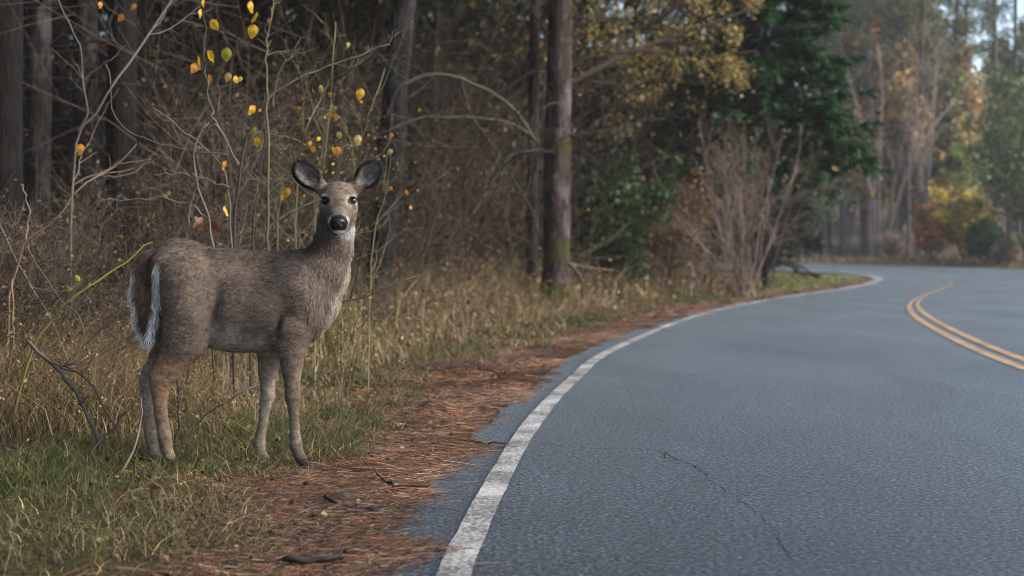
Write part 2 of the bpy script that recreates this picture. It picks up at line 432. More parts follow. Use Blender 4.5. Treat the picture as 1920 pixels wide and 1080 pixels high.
def strip(name, A, B, z, mtl, label, n=6, parent=None, kind='structure'):
    t = np.linspace(0, 1, n)[None, :, None]
    P = A[:, None, :] * (1 - t) + B[:, None, :] * t
    V = np.concatenate([P, (zroad(P[..., 1]) + z)[..., None]], -1)
    m_ = len(A); b = (np.arange(m_ - 1)[:, None] * n + np.arange(n - 1)[None, :]).ravel()
    q = np.stack([b, b + 1, b + n + 1, b + n], -1)
    o = mobj(name, mesh_np(name, V.reshape(-1, 3), [q]), mtl, parent)
    if label: tag(o, label, kind=kind)
    return o
road = strip('road', LE, RL, 0.0, M['asphalt'], 'grey asphalt road curving right then left through the woods', 24)
jl = 0.004 * vnoise(np.arange(400) * 2.3, np.zeros(400), 8); jr = 0.004 * vnoise(np.arange(400) * 2.3, np.zeros(400), 9)
ew = np.interp(WL[:, 1], [0, 22, 42, 60], [.046, .053, .13, .15])
strip('edge_line', offs(WL, -ew + jl), offs(WL, ew + jr), 0.004, M['white_paint'], 'worn white painted line along the road edge beside the needles', 3)
YLc = YL
yw = np.interp(YLc[:, 1], [10, 20, 26, 34, 40], [1.0, 0.95, 0.62, 0.34, 0.30])
strip('centre_line', offs(YLc, -0.15 * yw), offs(YLc, -0.05 * yw), 0.004, M['yellow_paint'], 'yellow centre stripe nearer the deer, one of a double pair', 2)
strip('centre_line', offs(YLc, 0.05 * yw), offs(YLc, 0.15 * yw), 0.004, M['yellow_paint'], 'yellow centre stripe farther from the deer, one of a double pair', 2)
RLi = offs(RL, -0.45)
strip('edge_line', offs(RLi, -0.06), offs(RLi, 0.06), 0.004, M['white_paint'], 'white painted line along the far outer edge of the bend', 2)

def crack(pts, wd):
    g = np.array([unproj(*p) for p in pts]); 
    g = np.vstack([np.linspace(a, b, 14, endpoint=False) for a, b in zip(g[:-1], g[1:])] + [g[-1:]])
    n = len(g); k = np.arange(n)
    g = g + np.stack([vnoise(k * .8, k * 0. + wd * 900, 5), vnoise(k * .8, k * 0. + wd * 900, 6)], -1) * 0.012
    wv = wd * (0.55 + 0.45 * vnoise(k * 1.3, k * 0., 7)) * np.minimum(1, np.minimum(k, n - 1 - k) / 3 + 0.05)
    return strip('crack', offs(g, -wv), offs(g, wv), 0.003, M['crack'], None, 2, road)
crack([(1005, 832), (1060, 838), (1120, 842), (1200, 842), (1245, 848), (1262, 860), (1300, 872), (1312, 884)], 0.004)
crack([(1118, 858), (1180, 858), (1240, 862)], 0.003)
crack([(1312, 882), (1330, 893), (1362, 893)], 0.003)
crack([(1310, 886), (1365, 925), (1420, 960), (1455, 1000), (1490, 1060)], 0.002)
crack([(1245, 848), (1248, 862), (1275, 872)], 0.003)
crack([(1365, 925), (1400, 930), (1440, 928)], 0.002)
crack([(1490, 893), (1516, 897)], 0.003)
crack([(905, 842), (950, 838), (985, 834)], 0.005)

# ------------------------------------------------------------------ the deer
DD = 5.94
def P3(px, py, lat=0.0):
    d = DD + lat
    return np.array([(px - 960) * d / F, d, H - (py - HOR) * d / F])
PXM = DD / F                     # metres per photo pixel at the deer
DO = np.array([(430 - 960) * PXM, DD, 0.0])

def build_deer():
    hs = 0.0061
    lo = P3(232, 885, 0) - DO; hi = P3(722, 296, 0) - DO
    lo = np.array([lo[0] - .02, -0.34, -0.02]); hi = np.array([hi[0] + .04, 0.22, hi[2] + .03])
    n = np.ceil((hi - lo) / hs).astype(int)
    ax = [lo[i] + np.arange(n[i]) * hs for i in range(3)]
    D = np.full(n, 1.0, np.float32)
    def region(mn, mx, pad):
        s = []
        for i in range(3):
            a = max(0, int((mn[i] - pad - lo[i]) / hs)); b = min(n[i], int((mx[i] + pad - lo[i]) / hs) + 2); s.append(slice(a, b))
        g = np.meshgrid(*[ax[i][s[i]].astype(np.float32) for i in range(3)], indexing='ij')
        return tuple(s), g
    def smin(s, d, k):
        a = D[s]; h = np.maximum(k - np.abs(a - d), 0) / k
        D[s] = np.minimum(a, d) - h * h * k * 0.25
    def cone(a, ra, b, rb, ls=1.0, k=0.03):
        """tapered capsule between image points; ls squeezes it sideways (across the body)"""
        A = P3(*a) - DO; B = P3(*b) - DO; ra *= PXM; rb *= PXM; r = max(ra, rb)
        s, (x, y, z) = region(np.minimum(A, B) - r, np.maximum(A, B) + r, k + 0.02)
        ya = A[1]; yb = B[1]
        bx, by, bz = B[0] - A[0], (yb - ya), B[2] - A[2]; L2 = bx * bx + by * by + bz * bz + 1e-9
        t = np.clip(((x - A[0]) * bx + (y - ya) * by + (z - A[2]) * bz) / L2, 0, 1)
        dx, dy, dz = x - A[0] - t * bx, (y - ya - t * by) / ls, z - A[2] - t * bz
        smin(s, np.sqrt(dx * dx + dy * dy + dz * dz) - (ra + (rb - ra) * t), k)
    def ell(c, rx, ry, rz, k=0.02, u=None, sub=False):
        """ellipsoid: rx, rz in photo pixels, ry in metres; u rotates it in the image plane"""
        C = P3(*c) - DO; rx, rz = rx * PXM, rz * PXM; m_ = max(rx, ry, rz)
        s, (x, y, z) = region(C - m_, C + m_, k + 0.02)
        x = x - C[0]; y = y - C[1]; z = z - C[2]
        if u is not None:
            cu, su = cos(u), sin(u); x, z = x * cu + z * su, -x * su + z * cu
        q = np.sqrt((x / rx) ** 2 + (y / ry) ** 2 + (z / rz) ** 2)
        g = np.sqrt((x / rx ** 2) ** 2 + (y / ry ** 2) ** 2 + (z / rz ** 2) ** 2) + 1e-6
        d = q * (q - 1) / g
        if sub:
            a = D[s]; nd = -d; h = np.maximum(k - np.abs(a - nd), 0) / k
            D[s] = np.maximum(a, nd) + h * h * k * 0.25
        else: smin(s, d, k)
    def chain(pts, ls=1.0, k=0.03):
        Q_ = [P3(*p[:3]) - DO for p in pts]; rs = [(p[3] + (1.5 if k < .017 else 0)) * PXM for p in pts]; r = max(rs)
        s, (x, y, z) = region(np.min(Q_, axis=0) - r, np.max(Q_, axis=0) + r, k + 0.02)
        best = np.full(x.shape, 9.0, np.float32)
        for A, B, ra, rb in zip(Q_[:-1], Q_[1:], rs[:-1], rs[1:]):
            bx, by, bz = B - A; L2 = bx * bx + by * by + bz * bz + 1e-9
            t = np.clip(((x - A[0]) * bx + (y - A[1]) * by + (z - A[2]) * bz) / L2, 0, 1)
            d = np.sqrt((x - A[0] - t * bx) ** 2 + ((y - A[1] - t * by) / ls) ** 2 + (z - A[2] - t * bz) ** 2) - (ra + (rb - ra) * t)
            h = np.maximum(0.006 - np.abs(best - d), 0) / 0.006; best = np.minimum(best, d) - h * h * 0.0015
        smin(s, best, k)
    # trunk of the body
    chain([(318, 524, 0, 58), (346, 526, 0, 74), (395, 551, 0, 86), (450, 566, 0, 90), (505, 565, 0, 89), (548, 556, 0, 80)], 0.74, 0.05)
    cone((548, 556, 0), 78, (572, 560, 0), 58, 0.72, 0.05)
    cone((585, 575, 0), 40, (578, 612, 0), 26, 0.9, 0.05)                  # brisket
    cone((475, 600, 0), 54, (410, 604, 0), 48, 0.66, 0.05)                 # belly
    cone((290, 500, 0), 27, (330, 490, 0), 38, 0.8, 0.05)                  # croup
    # neck
    chain([(568, 540, 0, 64), (603, 512, 0, 52), (623, 468, 0, 38), (630, 430, 0, 33.5), (634, 392, -.005, 30)], 0.85, 0.05)
    # shoulders, hips
    for sd in (-1, 1):
        chain([(535, 500, sd * .075, 26), (560, 548, sd * .105, 34), (572, 596, sd * .10, 30), (540, 632, sd * .095, 30)], 0.62, 0.028)
        chain([(318, 500, sd * .075, 36), (345, 520, sd * .085, 50), (358, 590, sd * .085, 48), (345, 640, sd * .085, 40)], 0.75, 0.024)
        cone((405, 480, sd * .06), 14, (520, 486, sd * .055), 12, 1.0, 0.03)
    # near hind leg
    chain([(352, 606, -.085, 44), (352, 634, -.09, 36), (335, 662, -.09, 29), (319, 687, -.09, 25), (304, 706, -.09, 23), (300, 723, -.09, 18), (300, 742, -.09, 13.5), (301, 768, -.09, 11.2), (305, 798, -.09, 10.2), (309, 818, -.09, 11.6), (313, 842, -.09, 9.4), (319, 860, -.095, 10)], 0.7, 0.016)
    cone((282, 702, -.09), 6, (303, 680, -.09), 10, 0.6, 0.010)
    cone((266, 709, .085), 6, (284, 684, .085), 8, 0.6, 0.010)
    # far hind leg
    chain([(336, 600, .08, 43), (326, 640, .085, 33), (306, 672, .085, 24), (286, 704, .085, 20), (279, 724, .085, 16), (276, 750, .085, 11.8), (278, 790, .085, 10.2), (283, 818, .085, 10.8), (287, 842, .085, 9.5), (292, 857, .085, 10)], 0.7, 0.016)
    # near fore leg
    chain([(551, 622, -.095, 34), (547, 654, -.095, 25), (547, 690, -.095, 18.5), (548, 722, -.095, 12.6), (549, 746, -.095, 12.8), (550, 766, -.095, 9.0), (552, 798, -.095, 8.0), (554, 822, -.095, 8.6), (555, 836, -.095, 10.6), (559, 850, -.095, 8.8), (566, 863, -.10, 9.5)], 0.8, 0.016)
    # far fore leg
    chain([(520, 622, .085, 32), (506, 660, .085, 22.5), (502, 700, .085, 16.5), (502, 718, .085, 13.0), (502, 742, .085, 13.2), (498, 762, .085, 9.2), (493, 795, .085, 8.0), (488, 818, .085, 8.6), (486, 832, .085, 10.4), (488, 845, .085, 8.6), (493, 857, .085, 9.2)], 0.8, 0.016)
    # toes of the hooves (two claws each)
    for px, py, la in ((321, 864, -.09), (294, 853, .085), (568, 867, -.095), (494, 853, .085)):
        for s2 in (-1, 1):
            cone((px, py, la + s2 * .011), 8.5, (px + 9, py + 9, la + s2 * .014), 5.5, 0.7, 0.006)
    # head, looking at the camera
    ell((635, 371, -.035), 31, .085, 31, 0.03)
    cone((635, 376, -.07), 26, (635, 410, -.235), 15.5, 1.0, 0.03)
    cone((635, 400, -.02), 27, (635, 424, -.215), 13.5, 1.0, 0.03)
    ell((635, 417, -.245), 17.5, .030, 14.5, 0.015)
    ell((635, 430, -.235), 11.5, .026, 8, 0.010)
    for s2 in (-1, 1):
        ell((635 + s2 * 22, 392, -.055), 12, .05, 16, 0.03)                # cheeks
        ell((635 + s2 * 25, 368.5, -.098), 8.5, .020, 5.0, 0.014)          # brows
        ell((635 + s2 * 28, 376.5, -.102), 5.4, .018, 4.2, 0.008, sub=True)  # eye sockets
        ell((635 + s2 * 25.5, 383.5, -.104), 8, .016, 2.6, 0.010)          # lower lids
    # ears
    for ex, ey, tx, ty, s2 in ((604, 354, 554, 307, -1), (665, 353, 711, 307, 1)):
        mx_, my_ = ex * .44 + tx * .56, ey * .44 + ty * .56
        ang = math.atan2(-(ty - ey), (tx - ex)); L_ = math.hypot(tx - ex, ty - ey)
        cone((ex - s2 * 4, ey + 4, -.02), 13, (ex * .62 + tx * .38, ey * .62 + ty * .38, -.012), 15, 0.8, 0.015)
        ell((mx_, my_, -.012), L_ * .50, .030, 23.0, 0.012, u=ang)
        ell((ex * .36 + tx * .64 , ey * .36 + ty * .64, -.012), L_ * .37, .024, 19.5, 0.012, u=ang)
        ell((mx_ + s2 * 0.5, my_ - 0.5, -.048), L_ * .425, .042, 18.3, 0.008, u=ang, sub=True)
    # skin folds at flank and elbow
    for sd in (-1, 1):
        ell((400, 578, sd * .160), 8, .034, 44, 0.034, u=-.28, sub=True)
        ell((520, 622, sd * .140), 5, .040, 30, 0.018, u=-.30, sub=True)
        ell((470, 505, sd * .172), 60, .030, 10, 0.03, sub=True)
    # tail
    chain([(283, 490, -.02, 20), (272, 512, -.040, 20), (271, 550, -.055, 23), (273, 595, -.06, 20), (275, 632, -.06, 10)], 0.5, 0.012)
    # ---- naive surface nets
    inside = D < 0
    cs = tuple(m_ - 1 for m_ in n)
    cnt = np.zeros(cs, np.int8)
    for o in np.ndindex(2, 2, 2): cnt += inside[o[0]:o[0] + cs[0], o[1]:o[1] + cs[1], o[2]:o[2] + cs[2]]
    act = (cnt > 0) & (cnt < 8)
    idx = np.full(cs, -1, np.int32); C = np.argwhere(act); idx[act] = np.arange(len(C))
    acc = np.zeros((len(C), 3)); num = np.zeros(len(C))
    corner = [np.array(o) for o in np.ndindex(2, 2, 2)]
    for a in corner:
        for ax_ in range(3):
            if a[ax_] == 0:
                b = a.copy(); b[ax_] = 1
                va = D[tuple((C + a).T)]; vb = D[tuple((C + b).T)]; m_ = (va < 0) != (vb < 0)
                t = np.where(m_, va / (va - vb + 1e-12), 0)
                p = a + (b - a) * t[:, None]; acc[m_] += p[m_]; num[m_] += 1
    Vv = lo + (C + acc / num[:, None]) * hs
    quads = []
    for ax_ in range(3):
        u_, v_ = (ax_ + 1) % 3, (ax_ + 2) % 3
        sl0 = [slice(1, m_ - 1) for m_ in n]; sl1 = [slice(1, m_ - 1) for m_ in n]
        sl0[ax_] = slice(0, n[ax_] - 1); sl1[ax_] = slice(1, n[ax_])
        A = inside[tuple(sl0)]; B = inside[tuple(sl1)]
        e = np.argwhere(A != B); fl = A[tuple(e.T)]
        base = e.copy(); base[:, u_] += 1; base[:, v_] += 1        # grid index of the edge start
        du = np.zeros(3, int); du[u_] = 1; dv = np.zeros(3, int); dv[v_] = 1
        i0 = idx[tuple((base - du - dv).T)]; i1 = idx[tuple((base - dv).T)]; i2 = idx[tuple(base.T)]; i3 = idx[tuple((base - du).T)]
        qd = np.stack([i0, i1, i2, i3], -1); qd[~fl] = qd[~fl][:, ::-1]
        quads.append(qd)
    Q = np.concatenate(quads); Q = Q[(Q >= 0).all(1)]
    # light smoothing + normals
    for it in range(3):
        s_ = np.zeros_like(Vv); c_ = np.zeros(len(Vv))
        for i in range(4):
            np.add.at(s_, Q[:, i], Vv[Q[:, (i + 1) % 4]] + Vv[Q[:, (i + 3) % 4]]); np.add.at(c_, Q[:, i], 2)
        Vv = Vv * 0.5 + 0.5 * s_ / np.maximum(c_, 1)[:, None]
    fn = np.cross(Vv[Q[:, 2]] - Vv[Q[:, 0]], Vv[Q[:, 3]] - Vv[Q[:, 1]])
    N = np.zeros_like(Vv)
    for i in range(4): np.add.at(N, Q[:, i], fn)
    return Vv, Q, nrm(N)

DV, DQ, DN = build_deer()

def deer_px(V):
    d = V[:, 1] + DD
    return (V[:, 0] + DO[0]) * F / d + 960, HOR - (V[:, 2] - H) * F / d, V[:, 1]

def coat_colour(V, N):
    """natural markings of the coat, hair length and lie of the hair"""
    px, py, la = deer_px(V); n_ = len(V)
    grey = np.array([0.130, 0.099, 0.076]); dark = np.array([0.060, 0.046, 0.036]); tan = np.array([0.175, 0.110, 0.065])
    white = np.array([0.62, 0.60, 0.57]); black = np.array([0.012, 0.011, 0.011]); cream = np.array([0.40, 0.34, 0.27])
    c = np.tile(grey, (n_, 1)); L = np.full(n_, 0.0145); flow = np.tile([-1.0, 0, -0.55], (n_, 1))
    def mix(col, wt): 
        nonlocal c
        wt = np.clip(wt, 0, 1)[:, None]; c = c * (1 - wt) + np.asarray(col) * wt
    body = (px > 255) & (px < 640) & (py > 440)
    mix(dark, body * sstep(22, 0, py - np.interp(px, [255, 300, 345, 400, 480, 600], [487, 458, 451, 464, 476, 472])) * 0.65)
    # belly
    bl = np.interp(px, [300, 380, 403, 460, 515, 560], [700, 640, 612, 628, 640, 660])
    legs = py > 668
    mix(np.array([.33, .285, .235]), (~legs) * sstep(372, 400, px) * sstep(520, 496, px) * sstep(-14, 24, py - bl + 11 * vnoise(px * .10, py * .10, 21)))
    mix(cream * .8, sstep(-.35, -.85, N[:, 2]) * sstep(365, 395, px) * sstep(520, 500, px) * sstep(618, 648, py) * (py < 672) * 0.75)
    # legs
    lg = sstep(640, 720, py)
    mix(np.where((px < 400)[:, None], tan * .9, np.array([[.13, .098, .072]])), lg * 0.75); 
    hind = (px < 400)
    mix(tan * 1.1, hind * sstep(640, 690, py) * 0.6 * (1 - sstep(735, 760, py)))
    inner = np.where(la > 0, -N[:, 1], N[:, 1])            # faces pointing at the other leg
    mix(cream * 0.62, lg * sstep(0.1, 0.7, inner) * 0.7)
    mix(np.array([.145, .112, .084]), sstep(750, 790, py) * .6)
    mix(np.array([0.03, 0.025, 0.022]), sstep(856, 862, py))
    L = np.where(legs, 0.005, L); flow[legs] = [-.25, 0, -1.0]
    # chest / neck
    nk = (px > 575) & (py < 640) & (py > 395) & (la > -0.16)
    flow[nk] = [-0.25, 0, -1.0]; L = np.where(nk, 0.021, L)
    ch = np.interp(py, [430, 500, 534, 560, 615, 660], [664, 657, 645, 629, 608, 573])
    mix(cream * 1.1, nk * sstep(-8, 2, px - ch) * sstep(.35, .8, N[:, 0]) * 0.6)
    th = (py > 418) & (py < 458) & (px > 618) & (px < 680) & (la > -0.2)
    mix(white * .62, th * sstep(632, 650, px + 2 * vnoise(px * .3, py * .3, 8)) * sstep(456, 440, py) * sstep(416, 430, py) * 0.9)
    # head
    hw_ = np.maximum(sstep(-.055, -.10, la) * (py < 446) * (px > 545), sstep(408, 384, py) * (px > 540)); hd = hw_ > .5
    face = hd & (px > 598) & (px < 672)
    L = np.where(hd, 0.006, L); flow[hd] = [0, 1.0, 0.15]
    mix(np.array([.135, .104, .079]), hw_ * 0.75)
    mix(dark * 0.8, face * sstep(12, 3, np.abs(px - 635)) * sstep(356, 372, py) * sstep(410, 392, py) * 0.35)
    mix(np.array([.13, .095, .07]), face * sstep(362, 345, py) * 0.5)
    for ex in (609.5, 660.5):
        r = np.hypot((px - ex) / 1.15, py - 376)
        mix(cream * .85, face * sstep(15, 10, r) * 0.5); mix(black, face * sstep(8.8, 7.0, r))
    rn = np.hypot((px - 635) / 1.05, py - 419)
    mix(np.array([.38, .35, .32]), face * (la < -.14) * sstep(22, 18.5, rn) * sstep(408, 420, py + np.abs(px - 635) * .5) * .85); mix(black, face * (la < -.16) * sstep(17.5, 15.5, rn) * (py < 431))
    mix(white, face * (la < -.15) * (py > 430.5) * 0.95)
    mix(dark * .5, face * (la < -.15) * sstep(1.6, .6, np.abs(py - 431.3)))
    # ears
    for ex, ey, tx, ty in ((604, 354, 554, 307), (665, 353, 711, 307)):
        ux, uy = tx - ex, ty - ey; LL = math.hypot(ux, uy); ux /= LL; uy /= LL
        a = (px - ex) * ux + (py - ey) * uy; b = (px - ex) * -uy + (py - ey) * ux
        e = (a > 6) & (py < 372) & (np.abs(px - 635) > 26)
        mix(np.array([.10, .08, .066]), e * 0.9)
        q = np.sqrt(((a - LL * .56) / (LL * .50)) ** 2 + (b / 22.0) ** 2)
        front = N[:, 1] < 0.35
        mix(black * .9, e * front * sstep(0.66, 0.80, q) * sstep(LL * .12, LL * .30, a))
        inn = e & (q < 0.82) & front
        st_ = np.clip(.45 + .45 * vnoise(b * .42 + 9, a * .10, 3) + .35 * vnoise(b * 1.1, a * .16, 4), 0, 1)
        mix(np.array([.22, .21, .20]), inn * (0.12 + 0.88 * st_) * sstep(0.82, 0.62, q) * (1 - .8 * np.exp(-((a - LL * .45) ** 2 / 60 + b ** 2 / 25))))
        L = np.where(inn, 0.016, L); flow[inn] = [ux * 1.0, -.4, -uy * .4 + .4]
    # tail
    tl = (px < 300) & (py > 484) & (py < 662) & (la < -.02) & (px < np.interp(py, [484, 500, 560, 640], [288, 299, 300, 296]))
    cx = np.interp(py, [485, 540, 600, 640], [271, 270.5, 271.5, 273]); hw = np.interp(py, [485, 500, 540, 600, 640], [30, 17, 17, 12, 0])
    mix(np.array([.095, .06, .036]), tl * 1.0); mix(np.array([.035, .023, .016]), tl * sstep(570, 615, py) * .8)
    mix(white * 1.15, tl * sstep(-1.5, 2.5, np.abs(px - cx + 1) - hw) * sstep(486, 494, py))
    mix(white, tl * (N[:, 1] > 0.2))
    L = np.where(tl, 0.028, L); L = np.where(tl & (np.abs(px - cx) > hw - 2), 0.042, L); flow[tl] = [0, -.05, -1.0]
    k = tl & (px < cx - 8); flow[k] = [-0.22, 0, -1]; k = tl & (px > cx + 8); flow[k] = [0.16, -.05, -1]
    # rump next to the tail
    mix(tan, (~tl) * (px < 316) * (px > 285) * (py > 520) * (py < 690) * sstep(316, 300, px) * .8)
    # mottling
    mott = 1 + 0.26 * vnoise(V[:, 0] * 62 - V[:, 2] * 25, V[:, 2] * 150 + V[:, 0] * 40, 11) + 0.15 * vnoise(V[:, 0] * 16, V[:, 2] * 14, 13) + 0.12 * vnoise(V[:, 0] * 25 + V[:, 1] * 31, V[:, 2] * 33, 12)
    c = c * mott[:, None]
    return np.clip(c, 0, 1), L, flow

dc, dL, dF = coat_colour(DV, DN)
deer = empty('deer', DO)
tag(deer, 'grey-brown doe standing on the verge with head turned to the camera', 'deer')
mobj('body', mesh_np('body', DV, [DQ], dc), M['coat'], deer)

def build_fur(nh=104000):
    rg = np.random.default_rng(3)
    ar = np.linalg.norm(np.cross(DV[DQ[:, 2]] - DV[DQ[:, 0]], DV[DQ[:, 3]] - DV[DQ[:, 1]]), axis=1) / 2
    f = rg.choice(len(DQ), nh, p=ar / ar.sum()); uv = rg.uniform(0, 1, (nh, 2))
    w4 = np.stack([(1 - uv[:, 0]) * (1 - uv[:, 1]), uv[:, 0] * (1 - uv[:, 1]), uv[:, 0] * uv[:, 1], (1 - uv[:, 0]) * uv[:, 1]], -1)[..., None]
    q = DQ[f]; p = (DV[q] * w4).sum(1); nn = nrm((DN[q] * w4).sum(1)); col = dc[q[:, 0]]; L = dL[q[:, 0]]; fl = dF[q[:, 0]]
    px, py, la = deer_px(p)
    keep = np.ones(nh, bool)
    for ex in (609.5, 660.5): keep &= ~((np.hypot(px - ex, py - 376) < 9) & (la < -.05))
    keep &= ~((np.hypot(px - 635, py - 420) < 16) & (la < -.18)); keep &= py < 864
    p, nn, col, L, fl = p[keep], nn[keep], col[keep], L[keep], fl[keep]; m_ = len(p)
    fl = fl + rg.normal(0, 0.22, fl.shape) + .35 * np.stack([vnoise(p[:, 0] * 14, p[:, 2] * 14, 17), 0 * px[keep], vnoise(p[:, 0] * 14, p[:, 2] * 14, 18)], -1); tg = nrm(fl - nn * (fl * nn).sum(-1, keepdims=True))
    L = L * rg.uniform(0.5, 1.25, m_)
    d1 = nrm(tg + nn * rg.uniform(.25, .6, (m_, 1))); d2 = nrm(tg + nn * 0.12)
    a = p - nn * 0.001; b = p + d1 * L[:, None] * .5; c = b + d2 * L[:, None] * .5
    side = nrm(np.cross(tg, nn) + rg.normal(0, .35, (m_, 3))) * 0.00095
    Vh = np.stack([a - side, a + side, b - side * .9, b + side * .9, c], 1).reshape(-1, 3)
    k = np.arange(m_)[:, None] * 5
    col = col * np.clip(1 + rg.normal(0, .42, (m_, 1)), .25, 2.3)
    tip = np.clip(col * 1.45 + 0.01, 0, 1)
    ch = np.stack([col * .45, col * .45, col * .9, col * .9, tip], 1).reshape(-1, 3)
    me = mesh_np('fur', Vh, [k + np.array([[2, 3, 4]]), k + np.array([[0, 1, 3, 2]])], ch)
    return me
fur = mobj('fur', build_fur(), M['fur'], deer); tag(fur, kind='stuff')

def uvsphere(name, c, rx, ry, rz, mtl, parent, ns=20, nr=12, pinch=None):
    th = np.linspace(0, pi, nr); ph = np.arange(ns) * 2 * pi / ns
    T, Ph = np.meshgrid(th, ph, indexing='ij')
    V = np.stack([np.sin(T) * np.cos(Ph) * rx, np.sin(T) * np.sin(Ph) * ry, np.cos(T) * rz], -1)
    if pinch: V = pinch(V)
    V = V.reshape(-1, 3)
    b = (np.arange(nr - 1)[:, None] * ns + np.arange(ns)[None]); b2 = (np.arange(nr - 1)[:, None] * ns + (np.arange(ns)[None] + 1) % ns)
    q = np.stack([b, b + ns, b2 + ns, b2], -1).reshape(-1, 4)
    o = mobj(name, mesh_np(name, V, [q]), mtl, parent); o.location = c
    return o
for ex in (609.5, 660.5):
    uvsphere('eye', P3(ex, 376, -.091) - DO, .0165, .014, .0130, M['eye'], deer)
M['nose'] = plain('nose_skin', (0.010, 0.010, 0.011), 0.32, 0.5)
def nose_shape(V):
    z = V[..., 2] / .026; V = V.copy(); V[..., 0] *= 1 + .22 * z; 
    for s2 in (-1, 1):
        g = np.exp(-(((V[..., 0] - s2 * .018) / .007) ** 2 + ((V[..., 2] + .004) / .007) ** 2)); V[..., 1] += np.where(V[..., 1] < 0, g * .011, 0)
    return V
uvsphere('nose', P3(635, 418.5, -.262) - DO, .0255, .019, .0225, M['nose'], deer, 40, 28, nose_shape)
# ------------------------------------------------------------------ ground cover (nobody could count it)
def place(y, d):
    """points at distance y and d metres left of the asphalt edge"""
    x = XL(y) - d
    return np.stack([x, y, ground_z(x, y)], -1)

def in_view(p, m_=0.45, pad=0.6):
    return np.abs(p[:, 0]) < m_ * p[:, 1] + pad

GREEN = [(0.042, 0.064, 0.016), (0.062, 0.080, 0.022), (0.034, 0.05, 0.014)]
OLIVE = [(0.105, 0.092, 0.032), (0.15, 0.12, 0.045), (0.08, 0.07, 0.028)]
STRAW = [(0.30, 0.215, 0.105), (0.24, 0.165, 0.08), (0.38, 0.29, 0.165), (0.16, 0.11, 0.058)]
BROWN = [(0.11, 0.068, 0.038), (0.15, 0.10, 0.06), (0.07, 0.045, 0.028)]
NEED = [(0.13, 0.050, 0.022), (0.18, 0.075, 0.034), (0.065, 0.028, 0.015), (0.36, 0.23, 0.15), (0.024, 0.013, 0.009), (.085, .062, .028), (.036, .018, .012), (.27, .13, .05)]

def litter_w(y): return np.interp(y, [2, 4, 6, 10, 20, 40], [0.36, 0.42, 0.60, 0.72, 0.72, 0.6])

def needle_litter():
    rg = np.random.default_rng(21); B = Bag()
    def lay(n, ya, yb, powr, wd, ln):
        y = ya + (yb - ya) * rg.uniform(0, 1, n) ** powr
        W = litter_w(y)
        wob = 0.07 * vnoise(y * 1.1, y * 0, 31) + 0.06 * vnoise(y * 4.3, y * 0, 32)
        d = (rg.uniform(-0.04, 1.12, n) + rg.normal(0, .03, n) + np.abs(rg.normal(0, .16, n))) * W
        d = np.where(rg.uniform(size=n) < 0.05, d + np.abs(rg.normal(0, .5, n)), d); d = np.where(rg.uniform(size=n) < .004, d - np.abs(rg.normal(0, .12, n)), d)
        d = d - .16 * np.maximum(0, vnoise(y * 1.7, y * 0, 37)) * np.clip(1 - d / (.5 * W), 0, 1); d = d + np.where(d < 0.3 * W, wob * (1 - d / (.3 * W)) * 1.3, 0)
        p = place(y, d)
        edge = d < 0.03
        p[:, 2] = np.where(d < 0.05, np.maximum(p[:, 2], zroad(y) + 0.004), p[:, 2]) + rg.uniform(0.002, 0.015, n) * np.where(d < 0.1, .4, 1)
        a = rg.normal(0.1, 0.65, n) + 1.2 * vnoise(p[:, 0] * 1.5, p[:, 1] * 1.5, 33)
        L = ln * rg.uniform(.5, 1.2, n)
        dr = np.stack([np.cos(a), np.sin(a), rg.normal(0, .10, n)], -1); sd = nrm(np.cross(dr, [0, 0, 1.0])); bend = rg.normal(0, .14, (n, 1)) * L[:, None]
        a0 = p - dr * L[:, None] / 2; a1 = p + sd * bend + np.array([0, 0, .004]); a2 = p + dr * L[:, None] / 2
        a0[:, 2] = np.maximum(a0[:, 2], p[:, 2] - .01); a2[:, 2] = np.maximum(a2[:, 2], p[:, 2] - .01)
        wv = sd * wd / 2 * rg.uniform(.7, 1.3, (n, 1)); up_ = np.array([0, 0, wd * .6])
        V = np.stack([a0 - wv, a0 + up_, a0 + wv, a2 - wv * .5, a2 + up_ * .5, a2 + wv * .5], 1)
        k = np.arange(n)[:, None] * 6
        col = pick(NEED, n, .22, rg) * (.60 + .30 * vnoise(p[:, 0] * 3.1, p[:, 1] * 2.3, 35) + .14 * vnoise(p[:, 0] * 9, p[:, 1] * 7, 36))[:, None]
        B.add(V, [np.concatenate([k + np.array([q_]) for q_ in ([0, 1, 4, 3], [1, 2, 5, 4])])], rep(col, 6))
    lay(48000, 2.6, 9.5, 1.5, 0.0027, 0.14)
    n = 900; y = 2.6 + 9 * rg.uniform(0, 1, n) ** 1.4; p = place(y, litter_w(y) * rg.uniform(.12, 1.5, n)); p[:, 2] += rg.uniform(.012, .022, n)
    V, f = cards(p, rg.uniform(.012, .038, n), .7, rg, .75); B.add(V, f, rep(pick([(.10, .05, .03), (.16, .09, .05), (.06, .035, .025), (.12, .085, .04), (.09, .08, .035)], n, .25, rg), 4))
    lay(22000, 8.0, 24, 1.3, 0.005, 0.20)
    lay(9000, 20, 52, 1.2, 0.014, 0.32)
    return tag(mobj('needle_litter', B.mesh('needle_litter', False), M['needle']), 'fallen rust-brown pine needles along the asphalt edge', 'needles', kind='stuff')
needle_litter()

